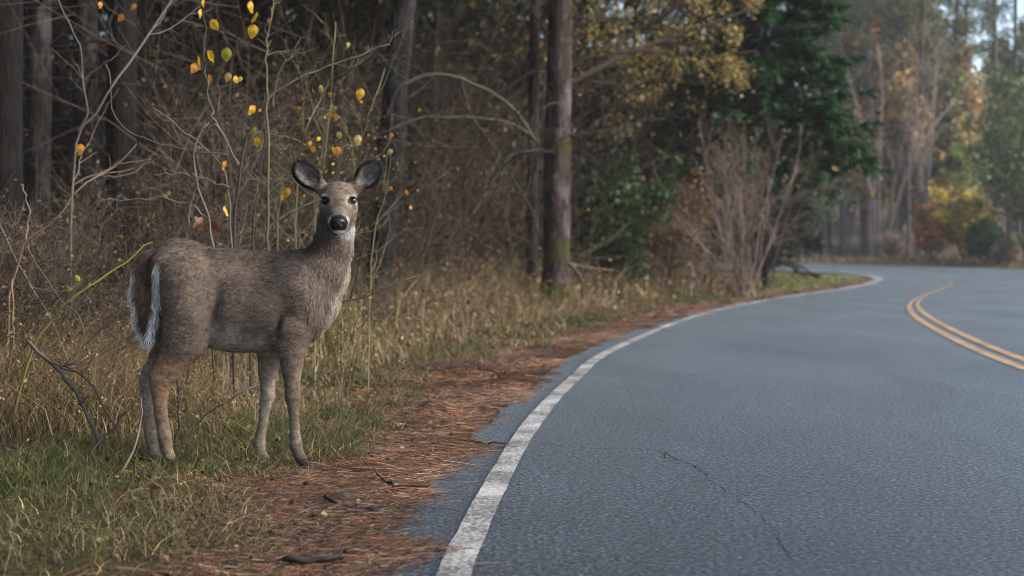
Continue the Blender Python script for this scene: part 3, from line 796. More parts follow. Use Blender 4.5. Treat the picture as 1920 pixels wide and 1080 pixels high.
def grass():
    rg = np.random.default_rng(22); B = Bag()
    def sow(n, ya, yb, powr, da, db, hh, wd, lush, br=1.0):
        y = ya + (yb - ya) * rg.uniform(0, 1, n) ** powr
        d = litter_w(y) * 0.88 + da + (db - da) * rg.uniform(0, 1, n) ** 1.1 + rg.normal(0, .10, n) + .18 * vnoise(y * 1.3, y * 0, 41)
        p = place(y, d); k = in_view(p); k &= d > litter_w(y) * .55
        cl = vnoise(p[:, 0] * 2.1, p[:, 1] * 2.1, 42); k &= rg.uniform(-1.2, 1, n) < cl * 1.4 + .25
        p, cl = p[k], cl[k]; m_ = len(p)
        g = vnoise(p[:, 0] * 1.1 + 9, p[:, 1] * 1.1, 43) + lush
        u = rg.uniform(-.9, .9, m_)
        col = np.where((g > u)[:, None], pick(GREEN + OLIVE[:1], m_, .25, rg), np.where((rg.uniform(size=m_) < .6)[:, None], pick(STRAW + BROWN, m_, .25, rg), pick(OLIVE, m_, .25, rg)))
        col = col * br; h = hh * rg.uniform(.35, 1.2, m_) * (1 + .45 * cl); ln = rg.normal(0, .75, (m_, 2))
        V, f = blades(p, ln, h, wd * rg.uniform(.6, 1.4, m_), 3, .8, rg)
        B.add(V, f, rep(col, 6))
    sow(52000, 2.4, 7.5, 1.1, 0.0, 2.6, 0.065, 0.0034, 0.02)
    sow(15000, 5.0, 7.2, 1.0, .0, 2.4, 0.10, 0.0036, 0.05)
    n = 5200; y = 3.2 + 7 * rg.uniform(0, 1, n); p = place(y, litter_w(y) + .1 + 2.6 * rg.uniform(0, 1, n)); k = in_view(p) & (vnoise(p[:, 0] * 1.9, p[:, 1] * 1.9, 45) > -.05); p = p[k]; p[:, 2] += rg.uniform(.01, .10, len(p))
    V, f = cards(p, rg.uniform(.010, .030, len(p)), .6, rg, .4); B.add(V, f, rep(pick(GREEN + OLIVE + BROWN[:1], len(p), .3, rg), 4))
    sow(42000, 6.5, 14, 1.2, 0.0, 2.0, 0.08, 0.0048, -0.05)
    sow(22000, 13, 30, 1.2, 0.0, 1.8, 0.11, 0.011, 0.1)
    sow(24000, 28, 60, 1.0, -.15, 3.6, 0.07, 0.03, 0.8, 2.3)
    return tag(mobj('grass', B.mesh('grass'), M['grass']), 'short green and straw grass on the verge around the deer', 'grass', kind='stuff')
grass()

def dry_weeds():
    rg = np.random.default_rng(23); B = Bag()
    def sow(n, ya, yb, powr, da, db, hh, wd, nclump):
        yc = ya + (yb - ya) * rg.uniform(0, 1, nclump) ** powr
        dc_ = litter_w(yc) + da + (db - da) * rg.uniform(0, 1, nclump)
        dc_ = np.where(yc > 40, dc_ + 4.0, dc_); i = rg.integers(0, nclump, n); y = yc[i] + rg.normal(0, .16, n) * (1 + yc[i] * .03); d = np.maximum(dc_[i] + rg.normal(0, .16, n) * (1 + yc[i] * .03), litter_w(y) + da * .7)
        p = place(y, d); k = in_view(p); p = p[k]; i = i[k]; m_ = len(p)
        hc = rg.uniform(.5, 1.25, nclump)[i]; dd = (XL(p[:, 1]) - p[:, 0])
        h = hh * hc * rg.uniform(.4, 1.15, m_) * np.clip((dd - .9) / 1.4, .35, 1.2)
        tone = rg.uniform(0, 1, nclump)[i]
        col = np.where((tone < .50)[:, None], pick(STRAW, m_, .22, rg), np.where((tone < .84)[:, None], pick(BROWN, m_, .25, rg), pick(OLIVE + GREEN, m_, .25, rg)))
        V, f = blades(p, rg.normal(0, .42, (m_, 2)), h, wd * rg.uniform(.6, 1.4, m_), 3, 1.1, rg)
        B.add(V, f, rep(col, 6))
        # small seed heads / curled leaves on the stalks
        s_ = rg.uniform(size=m_) < .35; q = p[s_] + np.stack([rg.normal(0, .10, s_.sum()), rg.normal(0, .10, s_.sum()), h[s_] * rg.uniform(.4, .95, s_.sum())], -1)
        V, f = cards(q, wd * rg.uniform(2.5, 6, len(q)), .5, rg); B.add(V, f, rep(col[s_] * 1.15, 4))
    sow(22000, 5.6, 11, 1.0, 1.05, 5.0, 0.55, 0.0045, 520)
    sow(15000, 6.7, 8.6, 1.0, .55, 2.8, 0.50, 0.004, 240)
    sow(9000, 6.9, 7.7, 1.0, .9, 2.9, 0.62, 0.004, 130)
    sow(19000, 10, 24, 1.1, .75, 5.0, 0.75, 0.009, 520)
    sow(12000, 22, 52, 1.1, .9, 7.0, 0.8, 0.024, 380)
    return tag(mobj('dry_weeds', B.mesh('dry_weeds'), M['grass']), 'tall dead straw-coloured weeds along the edge of the woods', 'weeds', kind='stuff')
dry_weeds()

TWIG = [(0.05, 0.036, 0.025), (0.08, 0.058, 0.042), (0.028, 0.02, 0.014), (0.15, 0.115, 0.085)]
def undergrowth():
    rg = np.random.default_rng(24); B = Bag()
    def mass(n, ya, yb, da, db, ht, rad, n1, n2, leaves, lsize, lcols):
        y = rg.uniform(ya, yb, n); d = da + (db - da) * rg.uniform(0, 1, n)
        p = place(y, d); p = p[in_view(p, .42, .8)]; n = len(p)
        p[:, 2] -= .05
        L = ht * rg.uniform(.45, 1.15, n); pxx = p[:, 0] / p[:, 1] * F + 960; L *= np.interp(pxx, [250, 420], [.5, 1]) if yb < 25 else 1
        dr = np.stack([rg.normal(0, .30, n), rg.normal(0, .30, n), np.ones(n)], -1)
        P0 = grow(p, dr, L, 6, .16, 0.0, rg)
        def put(P, r0, r1, ns, cols):
            K = P.shape[1]; r = r0[:, None] * (1 - np.linspace(0, 1, K)[None] * (1 - r1))
            V, f = tubes(P, r, ns); B.add(V, f, rep(cols, K * ns))
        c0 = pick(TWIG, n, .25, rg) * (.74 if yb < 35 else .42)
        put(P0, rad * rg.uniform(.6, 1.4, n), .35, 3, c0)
        st, dd, par, t = spawn(P0, n1, .15, .98, (.4, 1.1), rg)
        P1 = grow(st, dd, L[par] * (1.1 - t) * rg.uniform(.35, .8, len(par)) + .1, 5, .2, .04, rg)
        put(P1, rad * .55 * rg.uniform(.6, 1.3, len(par)), .4, 3, c0[par])
        st, dd, par2, t = spawn(P1, n2, .2, 1, (.4, 1.1), rg)
        L2 = np.linalg.norm(P1[par2, -1] - P1[par2, 0], axis=1) * rg.uniform(.3, .8, len(par2)) + .06
        P2 = grow(st, dd, L2, 3, .26, 0, rg)
        put(P2, rad * .33 * rg.uniform(.6, 1.3, len(par2)), .5, 3, c0[par][par2] * 1.1)
        m_ = int(len(P2) * leaves); i = rg.integers(0, len(P2), m_)
        q = P2[i, rg.integers(1, 3, m_)] + rg.normal(0, .02, (m_, 3))
        V, f = cards(q, lsize * rg.uniform(.5, 1.4, m_), .6, rg)
        # leaf colours in patches
        z = vnoise(q[:, 0] * .9, q[:, 1] * .5 + q[:, 2] * 1.3, 51)
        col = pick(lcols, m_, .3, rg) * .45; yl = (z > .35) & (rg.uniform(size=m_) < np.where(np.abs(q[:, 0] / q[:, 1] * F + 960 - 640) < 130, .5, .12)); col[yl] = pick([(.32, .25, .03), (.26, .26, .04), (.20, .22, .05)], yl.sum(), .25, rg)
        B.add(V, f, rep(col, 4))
    dry = BROWN + STRAW[:2] + [(0.10, .085, .045), (.16, .10, .06)]
    mass(230, 7.2, 12, 2.4, 6.0, 2.1, .006, 9, 6, .5, .028, dry)
    mass(60, 5.8, 8.8, 2.2, 4.6, 2.2, .0035, 8, 5, .4, .02, dry)
    mass(80, 12, 27, 3.0, 11, 5.5, .010, 9, 5, .3, .05, dry)
    mass(300, 11, 20, 2.7, 9.0, 2.8, .009, 10, 5, .5, .045, dry)
    mass(230, 19, 34, 2.6, 16, 5.0, .013, 9, 5, .6, .075, dry)
    mass(220, 30, 50, 3.0, 30, 8.5, .024, 8, 5, 2.6, .16, dry + OLIVE)
    mass(110, 46, 75, 8, 50, 11, .035, 8, 5, 3.0, .30, dry + OLIVE)
    return tag(mobj('undergrowth', B.mesh('undergrowth'), M['twig']), 'tangled mass of bare brown twigs and dead leaves filling the woods', 'undergrowth', kind='stuff')
undergrowth()

# ------------------------------------------------------------------ trees
def at(px, py, y):
    return np.array([(px - 960) * y / F, y, H - (py - HOR) * y / F])

def trunk_mesh(base, path, r0, r1, ns=16, flare=1.0, seed=0):
    """path (K,3) world polyline -> mesh relative to base, with uneven radius and root flare"""
    K = 46; s = np.linspace(0, 1, len(path)); t = np.linspace(0, 1, K)
    P = np.stack([np.interp(t, s, path[:, i]) for i in range(3)], -1)
    for _ in range(3): P[1:-1] = (P[:-2] + 2 * P[1:-1] + P[2:]) / 4
    P = P - base
    r = r0 + (r1 - r0) * t; hgt = P[:, 2] - P[0, 2]
    r = r * (1 + .35 * flare * np.exp(-hgt / .25))
    a = np.arange(ns) * 2 * pi / ns
    rr = r[:, None] * (1 + .05 * vnoise(a[None] * 2.2 + seed * 7, hgt[:, None] * .9, 61) + .04 * vnoise(a[None] * 5 + seed, hgt[:, None] * 3, 62) + .16 * flare * np.cos(a[None] * 5 + seed) * np.exp(-hgt[:, None] / .18))
    V = np.stack([P[:, None, 0] + rr * np.cos(a), P[:, None, 1] + rr * np.sin(a), np.broadcast_to(P[:, None, 2], rr.shape)], -1).reshape(-1, 3)
    k = np.arange(K - 1)[:, None] * ns; j = np.arange(ns)[None]; j2 = (j + 1) % ns
    q = np.stack([k + j, k + j2, k + ns + j2, k + ns + j], -1).reshape(-1, 4)
    return mesh_np('trunk', V, [q])

def pine_crown(hgt, z0, rad, cols, rg, nb=70, tuft=26, tsz=.32):
    """whorled limbs carrying tufts of needles, from z0 to the top"""
    B = Bag()
    z = z0 + (hgt - z0) * rg.uniform(0, 1, nb) ** .9; a = rg.uniform(0, 2 * pi, nb)
    f = (z - z0) / (hgt - z0); L = rad * np.clip(np.sin(pi * (.12 + .86 * f)) + .15, .15, 1) * rg.uniform(.6, 1.1, nb)
    st = np.stack([np.zeros(nb), np.zeros(nb), z], -1); dr = np.stack([np.cos(a), np.sin(a), rg.uniform(-.25, .45, nb)], -1)
    P = grow(st, dr, L, 6, .12, .02, rg)
    V, fc = tubes(P, .035 * rad / 2.5 * (1 - np.linspace(0, .75, 6))[None] * np.ones((nb, 1)), 3); B.add(V, fc, np.array([.06, .045, .035]))
    st, d2, par, t = spawn(P, 6, .3, 1, (.4, 1.0), rg); P1 = grow(st, d2, L[par] * .3 * rg.uniform(.5, 1.2, len(par)), 4, .15, .05, rg)
    V, fc = tubes(P1, .012 * rad / 2.5 * np.ones((len(P1), 4)), 3); B.add(V, fc, np.array([.06, .045, .035]))
    n = len(P1) * tuft; i = np.repeat(np.arange(len(P1)), tuft); kk = rg.integers(1, 4, n)
    c = P1[i, kk] + rg.normal(0, tsz * .35, (n, 3)); d3 = nrm(rg.normal(size=(n, 3)) + .5 * nrm(P1[i, 3] - P1[i, 0])); sd = nrm(np.cross(d3, rg.normal(size=(n, 3)))) * tsz * .10
    V = np.stack([c - sd, c + sd, c + d3 * tsz], 1); k3 = np.arange(n)[:, None] * 3
    B.add(V, [k3 + np.array([[0, 1, 2]])], rep(pick(cols, n, .3, rg), 3))
    return B.mesh('crown')
PINE = [(0.030, 0.052, 0.020), (0.045, 0.070, 0.026), (0.055, 0.080, 0.032)]
crown_r = np.random.default_rng(31)
CROWN = [pine_crown(16, 7.0, 3.4, PINE, crown_r, 60, 14, .42), pine_crown(18, 8.5, 3.0, PINE, crown_r, 55, 14, .42), pine_crown(14, 6.2, 3.0, PINE, crown_r, 55, 14, .42)]
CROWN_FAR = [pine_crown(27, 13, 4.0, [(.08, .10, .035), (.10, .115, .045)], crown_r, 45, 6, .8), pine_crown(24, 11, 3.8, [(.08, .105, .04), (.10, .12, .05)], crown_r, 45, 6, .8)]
for m_ in CROWN + CROWN_FAR: m_.materials.append(M['leaf'])

def pine(px_top, px_bot, y, wpx, bark, label, crown=0, hgt=16, name='pine_tree', group=None, pytop=0, pybot=500, r1=.5, flare=1.0, seed=0, stub=3):
    """trunk through two image columns, standing at distance y"""
    a = at(px_top, pytop, y); b = at(px_bot, pybot, y); sl = (a - b) / (a[2] - b[2])
    g = float(ground_z(np.array([b[0]]), np.array([y]))[0]); base = b + sl * (g - b[2]); base[2] = g - .05
    r0 = wpx * y / F / 2; top = base + sl * hgt; n = 9; t = np.linspace(0, 1, n)[:, None]; rg = np.random.default_rng(100 + seed)
    path = base * (1 - t) + top * t; path[1:, :2] += rg.normal(0, .035, (n - 1, 2)) * np.linspace(.3, 1, n - 1)[:, None]
    o = empty(name, base); tag(o, label, 'tree', group)
    mobj('trunk', trunk_mesh(base, path, r0, r0 * r1, 16, flare, seed), bark, o)
    c = link(bpy.data.objects.new('crown', CROWN[crown % 3]), o); c.rotation_euler = (0, 0, seed * 1.7); c.location = (sl[0] * 11, 0, hgt - 16 + rg.uniform(-.5, .5)); c.scale = (1.45, 1.45, 1) if y < 24 else (1.15, 1.15, 1)
    for q in range(stub):                          # dead snags on the trunk
        z = rg.uniform(1.2, 6.5); aa = rg.uniform(0, 2 * pi); st = (sl * z)[None]; 
        P = grow(st, np.array([[cos(aa), sin(aa), rg.uniform(-.1, .5)]]), np.array([rg.uniform(.5, 1.8)]), 6, .12, 0, rg)
        V, f = tubes(P, np.linspace(.022, .006, 6)[None], 5); mobj('limb', mesh_np('limb', V, f), bark, o)
    return o

pine(12, 10, 13.0, 66, M['bark_dark'], 'broad dark pine trunk cut by the left edge of the photo', 0, seed=1)
pine(72, 66, 15.5, 50, M['bark_grey'], 'grey scaly pine trunk second from the left edge', 1, seed=2)
pine(112, 118, 20.0, 40, M['bark_dark'], 'dark pine trunk third from the left edge, beside the grey one', 2, seed=3)
pine(163, 160, 17.5, 46, M['bark_grey'], 'grey-streaked pine trunk right of the third trunk from the left', 0, seed=4)
pine(228, 224, 14.5, 58, M['bark_dark'], 'near-black pine trunk behind the long pale diagonal stem', 1, seed=5)
pine(275, 262, 24.0, 30, M['bark_grey'], 'slim grey trunk just right of the near-black pine', 2, seed=6)
pine(508, 502, 22.0, 46, M['bark_dark'], 'dark pine trunk rising behind the upright saplings over the deer back', 0, seed=7)
pine(566, 572, 27.0, 26, M['bark_grey'], 'thin grey trunk between the saplings and the deer ears', 1, seed=8)
pine(757, 716, 18.0, 52, M['bark_grey'], 'leaning grey pine trunk right of the deer head, pale along one side', 2, seed=9, pybot=430)
pine(1048, 1042, 21.5, 52, M['bark_pine'], 'straight reddish pine trunk with moss bands beside the road verge', 0, hgt=19, seed=10, r1=.62, flare=1.6, pybot=560)
pine(1003, 996, 23.5, 24, M['bark_grey'], 'slim pale trunk tucked against the mossy pine', 1, seed=11, pybot=560, hgt=13)

# woods going on beside and behind the camera, out of the picture: they shade the verge
for i, (x, y) in enumerate([(-5.2, -3.5), (-4.6, 1.2), (-6.8, 4.2), (-4.9, 7.2), (-8.0, 9.0), (-9.5, 1.0), (-3.6, -7.5), (-8.5, -5)]):
    b = np.array([x, y, float(ground_z(np.array([x]), np.array([y]))[0]) - .05]); o = tag(empty('pine_tree', b), ['pine of the roadside wood standing left of the camera, outside the picture'][0], 'tree', 'pines beside the camera')
    t = np.linspace(0, 1, 9)[:, None]; mobj('trunk', trunk_mesh(b, b + t * np.array([0, 0, 16]), .2, .09, 14, 1, i), M['bark_dark'], o)
    c = link(bpy.data.objects.new('crown', CROWN[i % 3]), o); c.rotation_euler = (0, 0, i * 1.3); c.location = (0, 0, -1.5); c.scale = (1.25, 1.25, 1)
# slender trunks deep in the woods, alike
rg = np.random.default_rng(41)
deep_px = list(np.linspace(20, 980, 34) + rg.normal(0, 12, 34)) + list(np.linspace(-520, -30, 12) + rg.normal(0, 12, 12))
for i, x in enumerate(deep_px):
    y = rg.uniform(26, 52)
    pine(x + rg.normal(0, 14), x, y, rg.uniform(.10, .30) * F / y, M[['bark_dark', 'bark_grey'][i % 2]], 'slender bare trunk standing deep in the dark woods behind the deer', i, 16, 'forest_tree', 'slender trunks deep in the woods', seed=200 + i, flare=.4, stub=2)

def branchy(stems, rg, levels, rad, leaf=None, cols=TWIG, taper=.3):
    """Bag with stems (B,K,3) and random side branches; leaf=(count per twig, size, colours, spread)"""
    B = Bag(); P = stems; r = np.broadcast_to(np.asarray(rad, float), (len(P),)); last = P
    c = pick(cols, len(P), .2, rg)
    K = P.shape[1]; V, f = tubes(P, r[:, None] * np.linspace(1, taper, K)[None], 6); B.add(V, f, rep(c, K * 6))
    for n, lf, ang, up, K in levels:
        st, d, par, t = spawn(P, n, .2, .98, ang, rg)
        L0 = np.linalg.norm(np.diff(P, axis=1), axis=2).sum(1)
        L = L0[par] * lf * (1.15 - .7 * t) * rg.uniform(.6, 1.3, len(par))
        P = grow(st, d, L, K, .17, up, rg); r = r[par] * (1 - (1 - taper) * t) * .55; c = c[par] * 1.05
        V, f = tubes(P, r[:, None] * np.linspace(1, .4, K)[None], 3 if n > 2 else 4); B.add(V, f, rep(c, K * (3 if n > 2 else 4)))
    L = None
    if leaf:
        L = Bag(); cnt, size, lc, spread = leaf; n = int(len(P) * cnt); i = rg.integers(0, len(P), n)
        q = P[i, rg.integers(1, P.shape[1], n)] + rg.normal(0, spread, (n, 3))
        V, f = cards(q, size * rg.uniform(.5, 1.3, n), .65, rg); 
        cl = 1 + .35 * vnoise(q[:, 0] * 1.5 / max(spread * 10, .5), q[:, 2] * 1.5 / max(spread * 10, .5), 71)[:, None]
        L.add(V, f, rep(pick(lc, n, .22, rg) * cl, 4))
    return B, L

def tree(name, label, cat, base, stems, rg, levels, rad, leaf=None, cols=TWIG, group=None, wood='trunk', crown='crown'):
    o = empty(name, base); tag(o, label, cat, group)
    B, L = branchy(stems - base, rg, levels, rad, leaf, cols)
    mobj(wood, B.mesh(wood), M['twig'], o)
    if L: mobj(crown, L.mesh(crown), M['leaf'], o)
    return o

def gpt(px, y):
    x = (px - 960) * y / F; return np.array([x, y, float(ground_z(np.array([x]), np.array([y]))[0]) - .05])

def path(pts, K=14):
    """pts: (px, py, distance) -> smooth polyline"""
    p = np.array([at(*q) for q in pts]); return resample(p, K)
def resample(p, K):
    if len(p) > 2:
        q = np.vstack([2 * p[0] - p[1], p, 2 * p[-1] - p[-2]]); out = []
        for i in range(1, len(q) - 2):
            t = np.linspace(0, 1, 16, endpoint=False)[:, None]; a, b, c, d = q[i - 1], q[i], q[i + 1], q[i + 2]
            out.append(.5 * (2 * b + (c - a) * t + (2 * a - 5 * b + 4 * c - d) * t ** 2 + (3 * b - a - 3 * c + d) * t ** 3))
        p = np.vstack(out + [p[-1:]])
    s = np.concatenate([[0], np.cumsum(np.linalg.norm(np.diff(p, axis=0), axis=1))]); k = np.linspace(0, s[-1], K)
    return np.stack([np.interp(k, s, p[:, i]) for i in range(3)], -1)

# dark leaning tree with yellow crown reaching over the verge
rg = np.random.default_rng(51)
st = np.stack([path([(735, 430, 25), (800, 322, 25), (880, 240, 25.5), (965, 180, 26), (1060, 70, 26.5), (1130, -80, 27)]),
               path([(880, 240, 25.5), (960, 205, 25.5), (1080, 150, 26), (1180, 100, 26.5), (1290, 60, 27), (1400, 20, 27.5)]),
               path([(960, 190, 26), (1060, 130, 27), (1160, 80, 28), (1270, 10, 28), (1330, -60, 28.5), (1400, -130, 29)]),
               path([(1040, 165, 26), (1110, 165, 27), (1190, 160, 27.5), (1270, 130, 28), (1350, 105, 28), (1420, 95, 28.5)])])
base = gpt(715, 25)
st[0, 0] = base
YEL = [(0.30, 0.22, 0.065), (0.25, 0.20, 0.075), (0.22, 0.175, 0.08), (0.33, 0.22, 0.05), (.17, .15, .065)]
tree('maple_tree', 'dark leaning tree whose pale yellow crown reaches over the verge', 'tree', base, st, rg, [(9, .30, (.4, 1.0), .0, 6), (6, .45, (.4, 1.0), -.02, 5), (4, .5, (.4, 1.0), -.03, 4)], [.16, .09, .09, .05], (6.5, .095, YEL, .09), [(.024, .019, .015), (.032, .025, .020)])

# evergreen conifer
def conifer(px, y, hgt, rad, cols, label, seed, zlow=1.2, nb=130):
    rg = np.random.default_rng(seed); base = gpt(px, y); o = empty('conifer_tree', base); tag(o, label, 'tree')
    t = np.linspace(0, 1, 9)[:, None]; mobj('trunk', trunk_mesh(base, base + t * np.array([0, 0, hgt]), .08, .03, 12, 0), M['bark_dark'], o)
    B = Bag(); z = zlow + (hgt - zlow) * rg.uniform(0, 1, nb) ** 1.15; a = rg.uniform(0, 2 * pi, nb); L = rad * (1.06 - (z - zlow) / (hgt - zlow)) ** .8 * rg.uniform(.7, 1.1, nb)
    P = grow(np.stack([z * 0, z * 0, z], -1), np.stack([np.cos(a), np.sin(a), rg.uniform(-.1, .25, nb)], -1), L, 7, .06, -.055, rg)
    V, f = tubes(P, .03 * np.linspace(1, .2, 7)[None] * np.ones((nb, 1)), 4); B.add(V, f, np.array([.05, .038, .03]))
    st, d, par, tt = spawn(P, 13, .15, 1, (.5, .9), rg); d[:, 2] *= .35; P1 = grow(st, d, L[par] * .30 * (1.2 - tt * .8), 4, .08, -.06, rg)
    V, f = tubes(P1, .006 * np.ones((len(P1), 4)), 3); B.add(V, f, np.array([.05, .038, .03]))
    n = len(P1) * 16; i = np.repeat(np.arange(len(P1)), 16); u = rg.uniform(0, 3, n); k = np.minimum(u.astype(int), 2); ff = (u - k)[:, None]
    c = P1[i, k] * (1 - ff) + P1[i, k + 1] * ff; tg = nrm(P1[i, k + 1] - P1[i, k]); d3 = nrm(tg * .8 + rg.normal(0, .55, (n, 3)) * [1, 1, .45] + [0, 0, -.12]); sd = nrm(np.cross(d3, [0, 0, 1.0]) + rg.normal(0, .4, (n, 3))) * .075
    ln = rg.uniform(.16, .38, (n, 1)); V = np.stack([c - sd * .5, c + sd * .5, c + d3 * ln * .6 + sd, c + d3 * ln], 1); k4 = np.arange(n)[:, None] * 4
    B.add(V, [k4 + np.array([[0, 1, 2]]), k4 + np.array([[0, 2, 3]])], rep(pick(cols, n, .3, rg), 4))
    mobj('crown', B.mesh('crown'), M['leaf'], o); return o
conifer(1435, 36, 15.0, 2.75, [(.026, .072, .024), (.038, .098, .030), (.018, .048, .018)], 'dense deep-green conifer hanging over the inside of the bend', 61, 2.9, 250)
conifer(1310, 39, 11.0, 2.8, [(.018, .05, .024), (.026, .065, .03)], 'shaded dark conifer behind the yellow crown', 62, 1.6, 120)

def conifer_copy(src, px, y, s, rz, label, group):
    b = gpt(px, y); o = src.copy(); S.collection.objects.link(o); o.location = b; o.scale = (s, s, s); o.rotation_euler = (0, 0, rz); tag(o, label, 'tree', group)
    for c in src.children:
        k = c.copy(); S.collection.objects.link(k); k.parent = o
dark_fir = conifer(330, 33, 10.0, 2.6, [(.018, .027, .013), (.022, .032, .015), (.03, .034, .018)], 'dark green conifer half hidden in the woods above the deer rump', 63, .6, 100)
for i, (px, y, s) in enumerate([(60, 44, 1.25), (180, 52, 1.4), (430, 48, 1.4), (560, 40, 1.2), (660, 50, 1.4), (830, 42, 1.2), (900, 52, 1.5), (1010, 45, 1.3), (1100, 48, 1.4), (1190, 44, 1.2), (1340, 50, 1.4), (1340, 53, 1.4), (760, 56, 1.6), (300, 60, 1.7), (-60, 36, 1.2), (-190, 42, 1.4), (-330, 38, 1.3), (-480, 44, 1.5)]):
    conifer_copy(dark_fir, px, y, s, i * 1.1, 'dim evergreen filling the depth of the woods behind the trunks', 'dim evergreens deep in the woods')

def shrub(name, label, px, y, hgt, spread, n, rg, levels, rad, leaf=None, cols=TWIG, up=.05, cat='shrub', group=None):
    b = gpt(px, y); a = rg.uniform(0, 2 * pi, n); s0 = np.tile(b, (n, 1)); s0[:, :2] += rg.normal(0, .06 * spread, (n, 2))
    d = np.stack([np.cos(a) * spread / hgt * rg.uniform(.1, 1, n), np.sin(a) * spread / hgt * rg.uniform(.1, 1, n), np.ones(n)], -1)
    st = grow(s0, d, hgt * rg.uniform(.65, 1.1, n), 9, .09, up, rg)
    return tree(name, label, cat, b, st, rg, levels, rad, leaf, cols, group, 'branches', 'leaves')
rg = np.random.default_rng(71)
BARE = [(0.19, 0.14, 0.115), (0.25, 0.19, 0.155), (0.14, 0.10, 0.08)]
shrub('bare_shrub', 'bare pinkish-brown shrub with many spreading stems at the end of the verge', 1400, 29.0, 3.7, 3.3, 24, rg, [(8, .38, (.3, .8), .03, 5), (5, .5, (.3, .9), .02, 4), (3, .5, (.4, 1), 0, 3)], .017, (.25, .07, BROWN, .05), BARE)
shrub('bare_shrub', 'low grey-brown shrub in front of the shaded conifer', 1310, 31.0, 2.6, 2.4, 12, rg, [(7, .38, (.3, .8), .03, 6), (6, .5, (.3, .9), .02, 5), (3, .5, (.4, 1), 0, 3)], .015, (.4, .07, BROWN, .05), BARE)
shrub('evergreen_shrub', 'dark green bush right of the mossy pine trunk', 1140, 29, 3.3, 1.5, 10, rg, [(8, .35, (.3, .9), .03, 5), (6, .5, (.4, 1), 0, 4)], .03, (16, .13, [(.03, .06, .02), (.045, .08, .03), (.06, .09, .03)], .13))
shrub('autumn_shrub', 'small orange-brown leafed shrub between the green bush and the bare shrub', 1245, 31, 2.9, 1.3, 9, rg, [(7, .35, (.3, .9), .03, 5), (6, .5, (.4, 1), 0, 4)], .025, (4, .09, [(.22, .13, .05), (.30, .18, .05), (.16, .11, .05)], .10))
shrub('evergreen_shrub', 'pale green bush below the conifer at the bend', 1510, 88, 7.5, 4, 8, rg, [(8, .35, (.3, .9), .03, 5), (6, .5, (.4, 1), 0, 4)], .06, (12, .30, [(.05, .085, .035), (.07, .10, .05)], .3))

# ------------------------------------------------------------------ far side of the bend
rg = np.random.default_rng(81)
def far_pine(px, y, wm, hgt, label, group=None, k=0, sx=1.0):
    b = gpt(px, y); o = empty('tall_pine', b); tag(o, label, 'tree', group); t = np.linspace(0, 1, 9)[:, None]
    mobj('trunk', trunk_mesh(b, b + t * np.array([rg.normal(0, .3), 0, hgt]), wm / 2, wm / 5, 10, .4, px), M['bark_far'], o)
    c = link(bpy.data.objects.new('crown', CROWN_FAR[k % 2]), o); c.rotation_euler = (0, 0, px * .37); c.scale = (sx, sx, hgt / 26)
for i, (px, y, wm, hg) in enumerate([(1792, 110, .40, 27), (1808, 118, .40, 29), (1868, 105, .55, 28), (1902, 112, .45, 30)]):
    far_pine(px, y, wm, hg, ['tall thin pine trunk against the sky, leftmost of the pair at the gap', 'tall thin pine trunk against the sky, rightmost of the pair at the gap', 'thick tall pine trunk in front of the bright sky', 'tall pine trunk against the sky near the photo edge'][i], 'tall pines against the sky', i, .55)
for i, px in enumerate(np.linspace(1480, 1740, 15) + rg.normal(0, 6, 15)):
    y = rg.uniform(96, 125); far_pine(float(px), y, rg.uniform(.25, .5), rg.uniform(22, 28), 'straight dark trunk in the shaded stand beyond the far bend', 'stand of trunks beyond the bend', i, .7)
for i, px in enumerate(np.linspace(1090, 2050, 17) + rg.normal(0, 12, 17)):
    y = rg.uniform(125, 170); 
    if 1735 < px < 1990: continue
    far_pine(float(px), y, rg.uniform(.3, .5), rg.uniform(24, 30), 'hazy pine in the distant wood behind the bend', 'distant wood behind the bend', i, 1.0)
def far_tree(name, label, px, y, hgt, spread, n, leaf, cols=TWIG, rad=.12, lv=((8, .36, (.3, .8), .03, 5), (5, .5, (.3, .9), .02, 4), (3, .5, (.4, 1), 0, 3))):
    return shrub(name, label, px, y, hgt, spread, n, rg, lv, rad, leaf, cols, .04, 'tree')
PALE = [(.17, .13, .10), (.21, .165, .13), (.13, .10, .08)]
far_tree('bare_tree', 'pale grey bare tree with forked limbs beyond the far road', 1650, 88, 12.5, 5, 5, (.25, .25, BROWN, .2), PALE, .11)
far_tree('bare_tree', 'bare brown tree right of the pale grey forked one', 1725, 92, 15, 5, 5, (.5, .25, BROWN, .2), PALE, .12)
far_tree('autumn_tree', 'tall tree with thin orange foliage at the top of the far wood', 1625, 104, 17.5, 4, 4, (9, .55, [(.55, .20, .06), (.46, .24, .08), (.38, .19, .09)], .3), PALE, .16)
far_tree('autumn_tree', 'tall tree with thin yellow-orange leaves beside the orange one', 1675, 100, 14, 4.2, 4, (9, .55, [(.50, .31, .08), (.44, .26, .09), (.33, .24, .10)], .3), PALE, .14)
far_tree('green_tree', 'loose olive green tree in the middle of the far wood', 1770, 102, 12, 5.2, 5, (12, .55, [(.11, .15, .04), (.16, .18, .055), (.19, .17, .06)], .35), PALE, .14)
far_tree('green_tree', 'tall hazy green tree left of the sky gap', 1690, 118, 21, 6, 5, (10, .7, [(.14, .16, .06), (.18, .19, .07)], .4), PALE, .2)
far_tree('leaning_tree', 'dark tree leaning in from the photo edge over the far shoulder', 1935, 74, 9.5, 6.5, 8, (9, .26, [(.06, .10, .03), (.09, .12, .04), (.12, .13, .05)], .25), [(.06, .05, .045), (.09, .075, .065)], .10)
far_tree('green_tree', 'dark green tree above the leaning one at the photo edge', 1975, 86, 10.5, 5.5, 6, (11, .36, [(.05, .09, .035), (.07, .11, .045)], .35), [(.06, .05, .045)], .12)
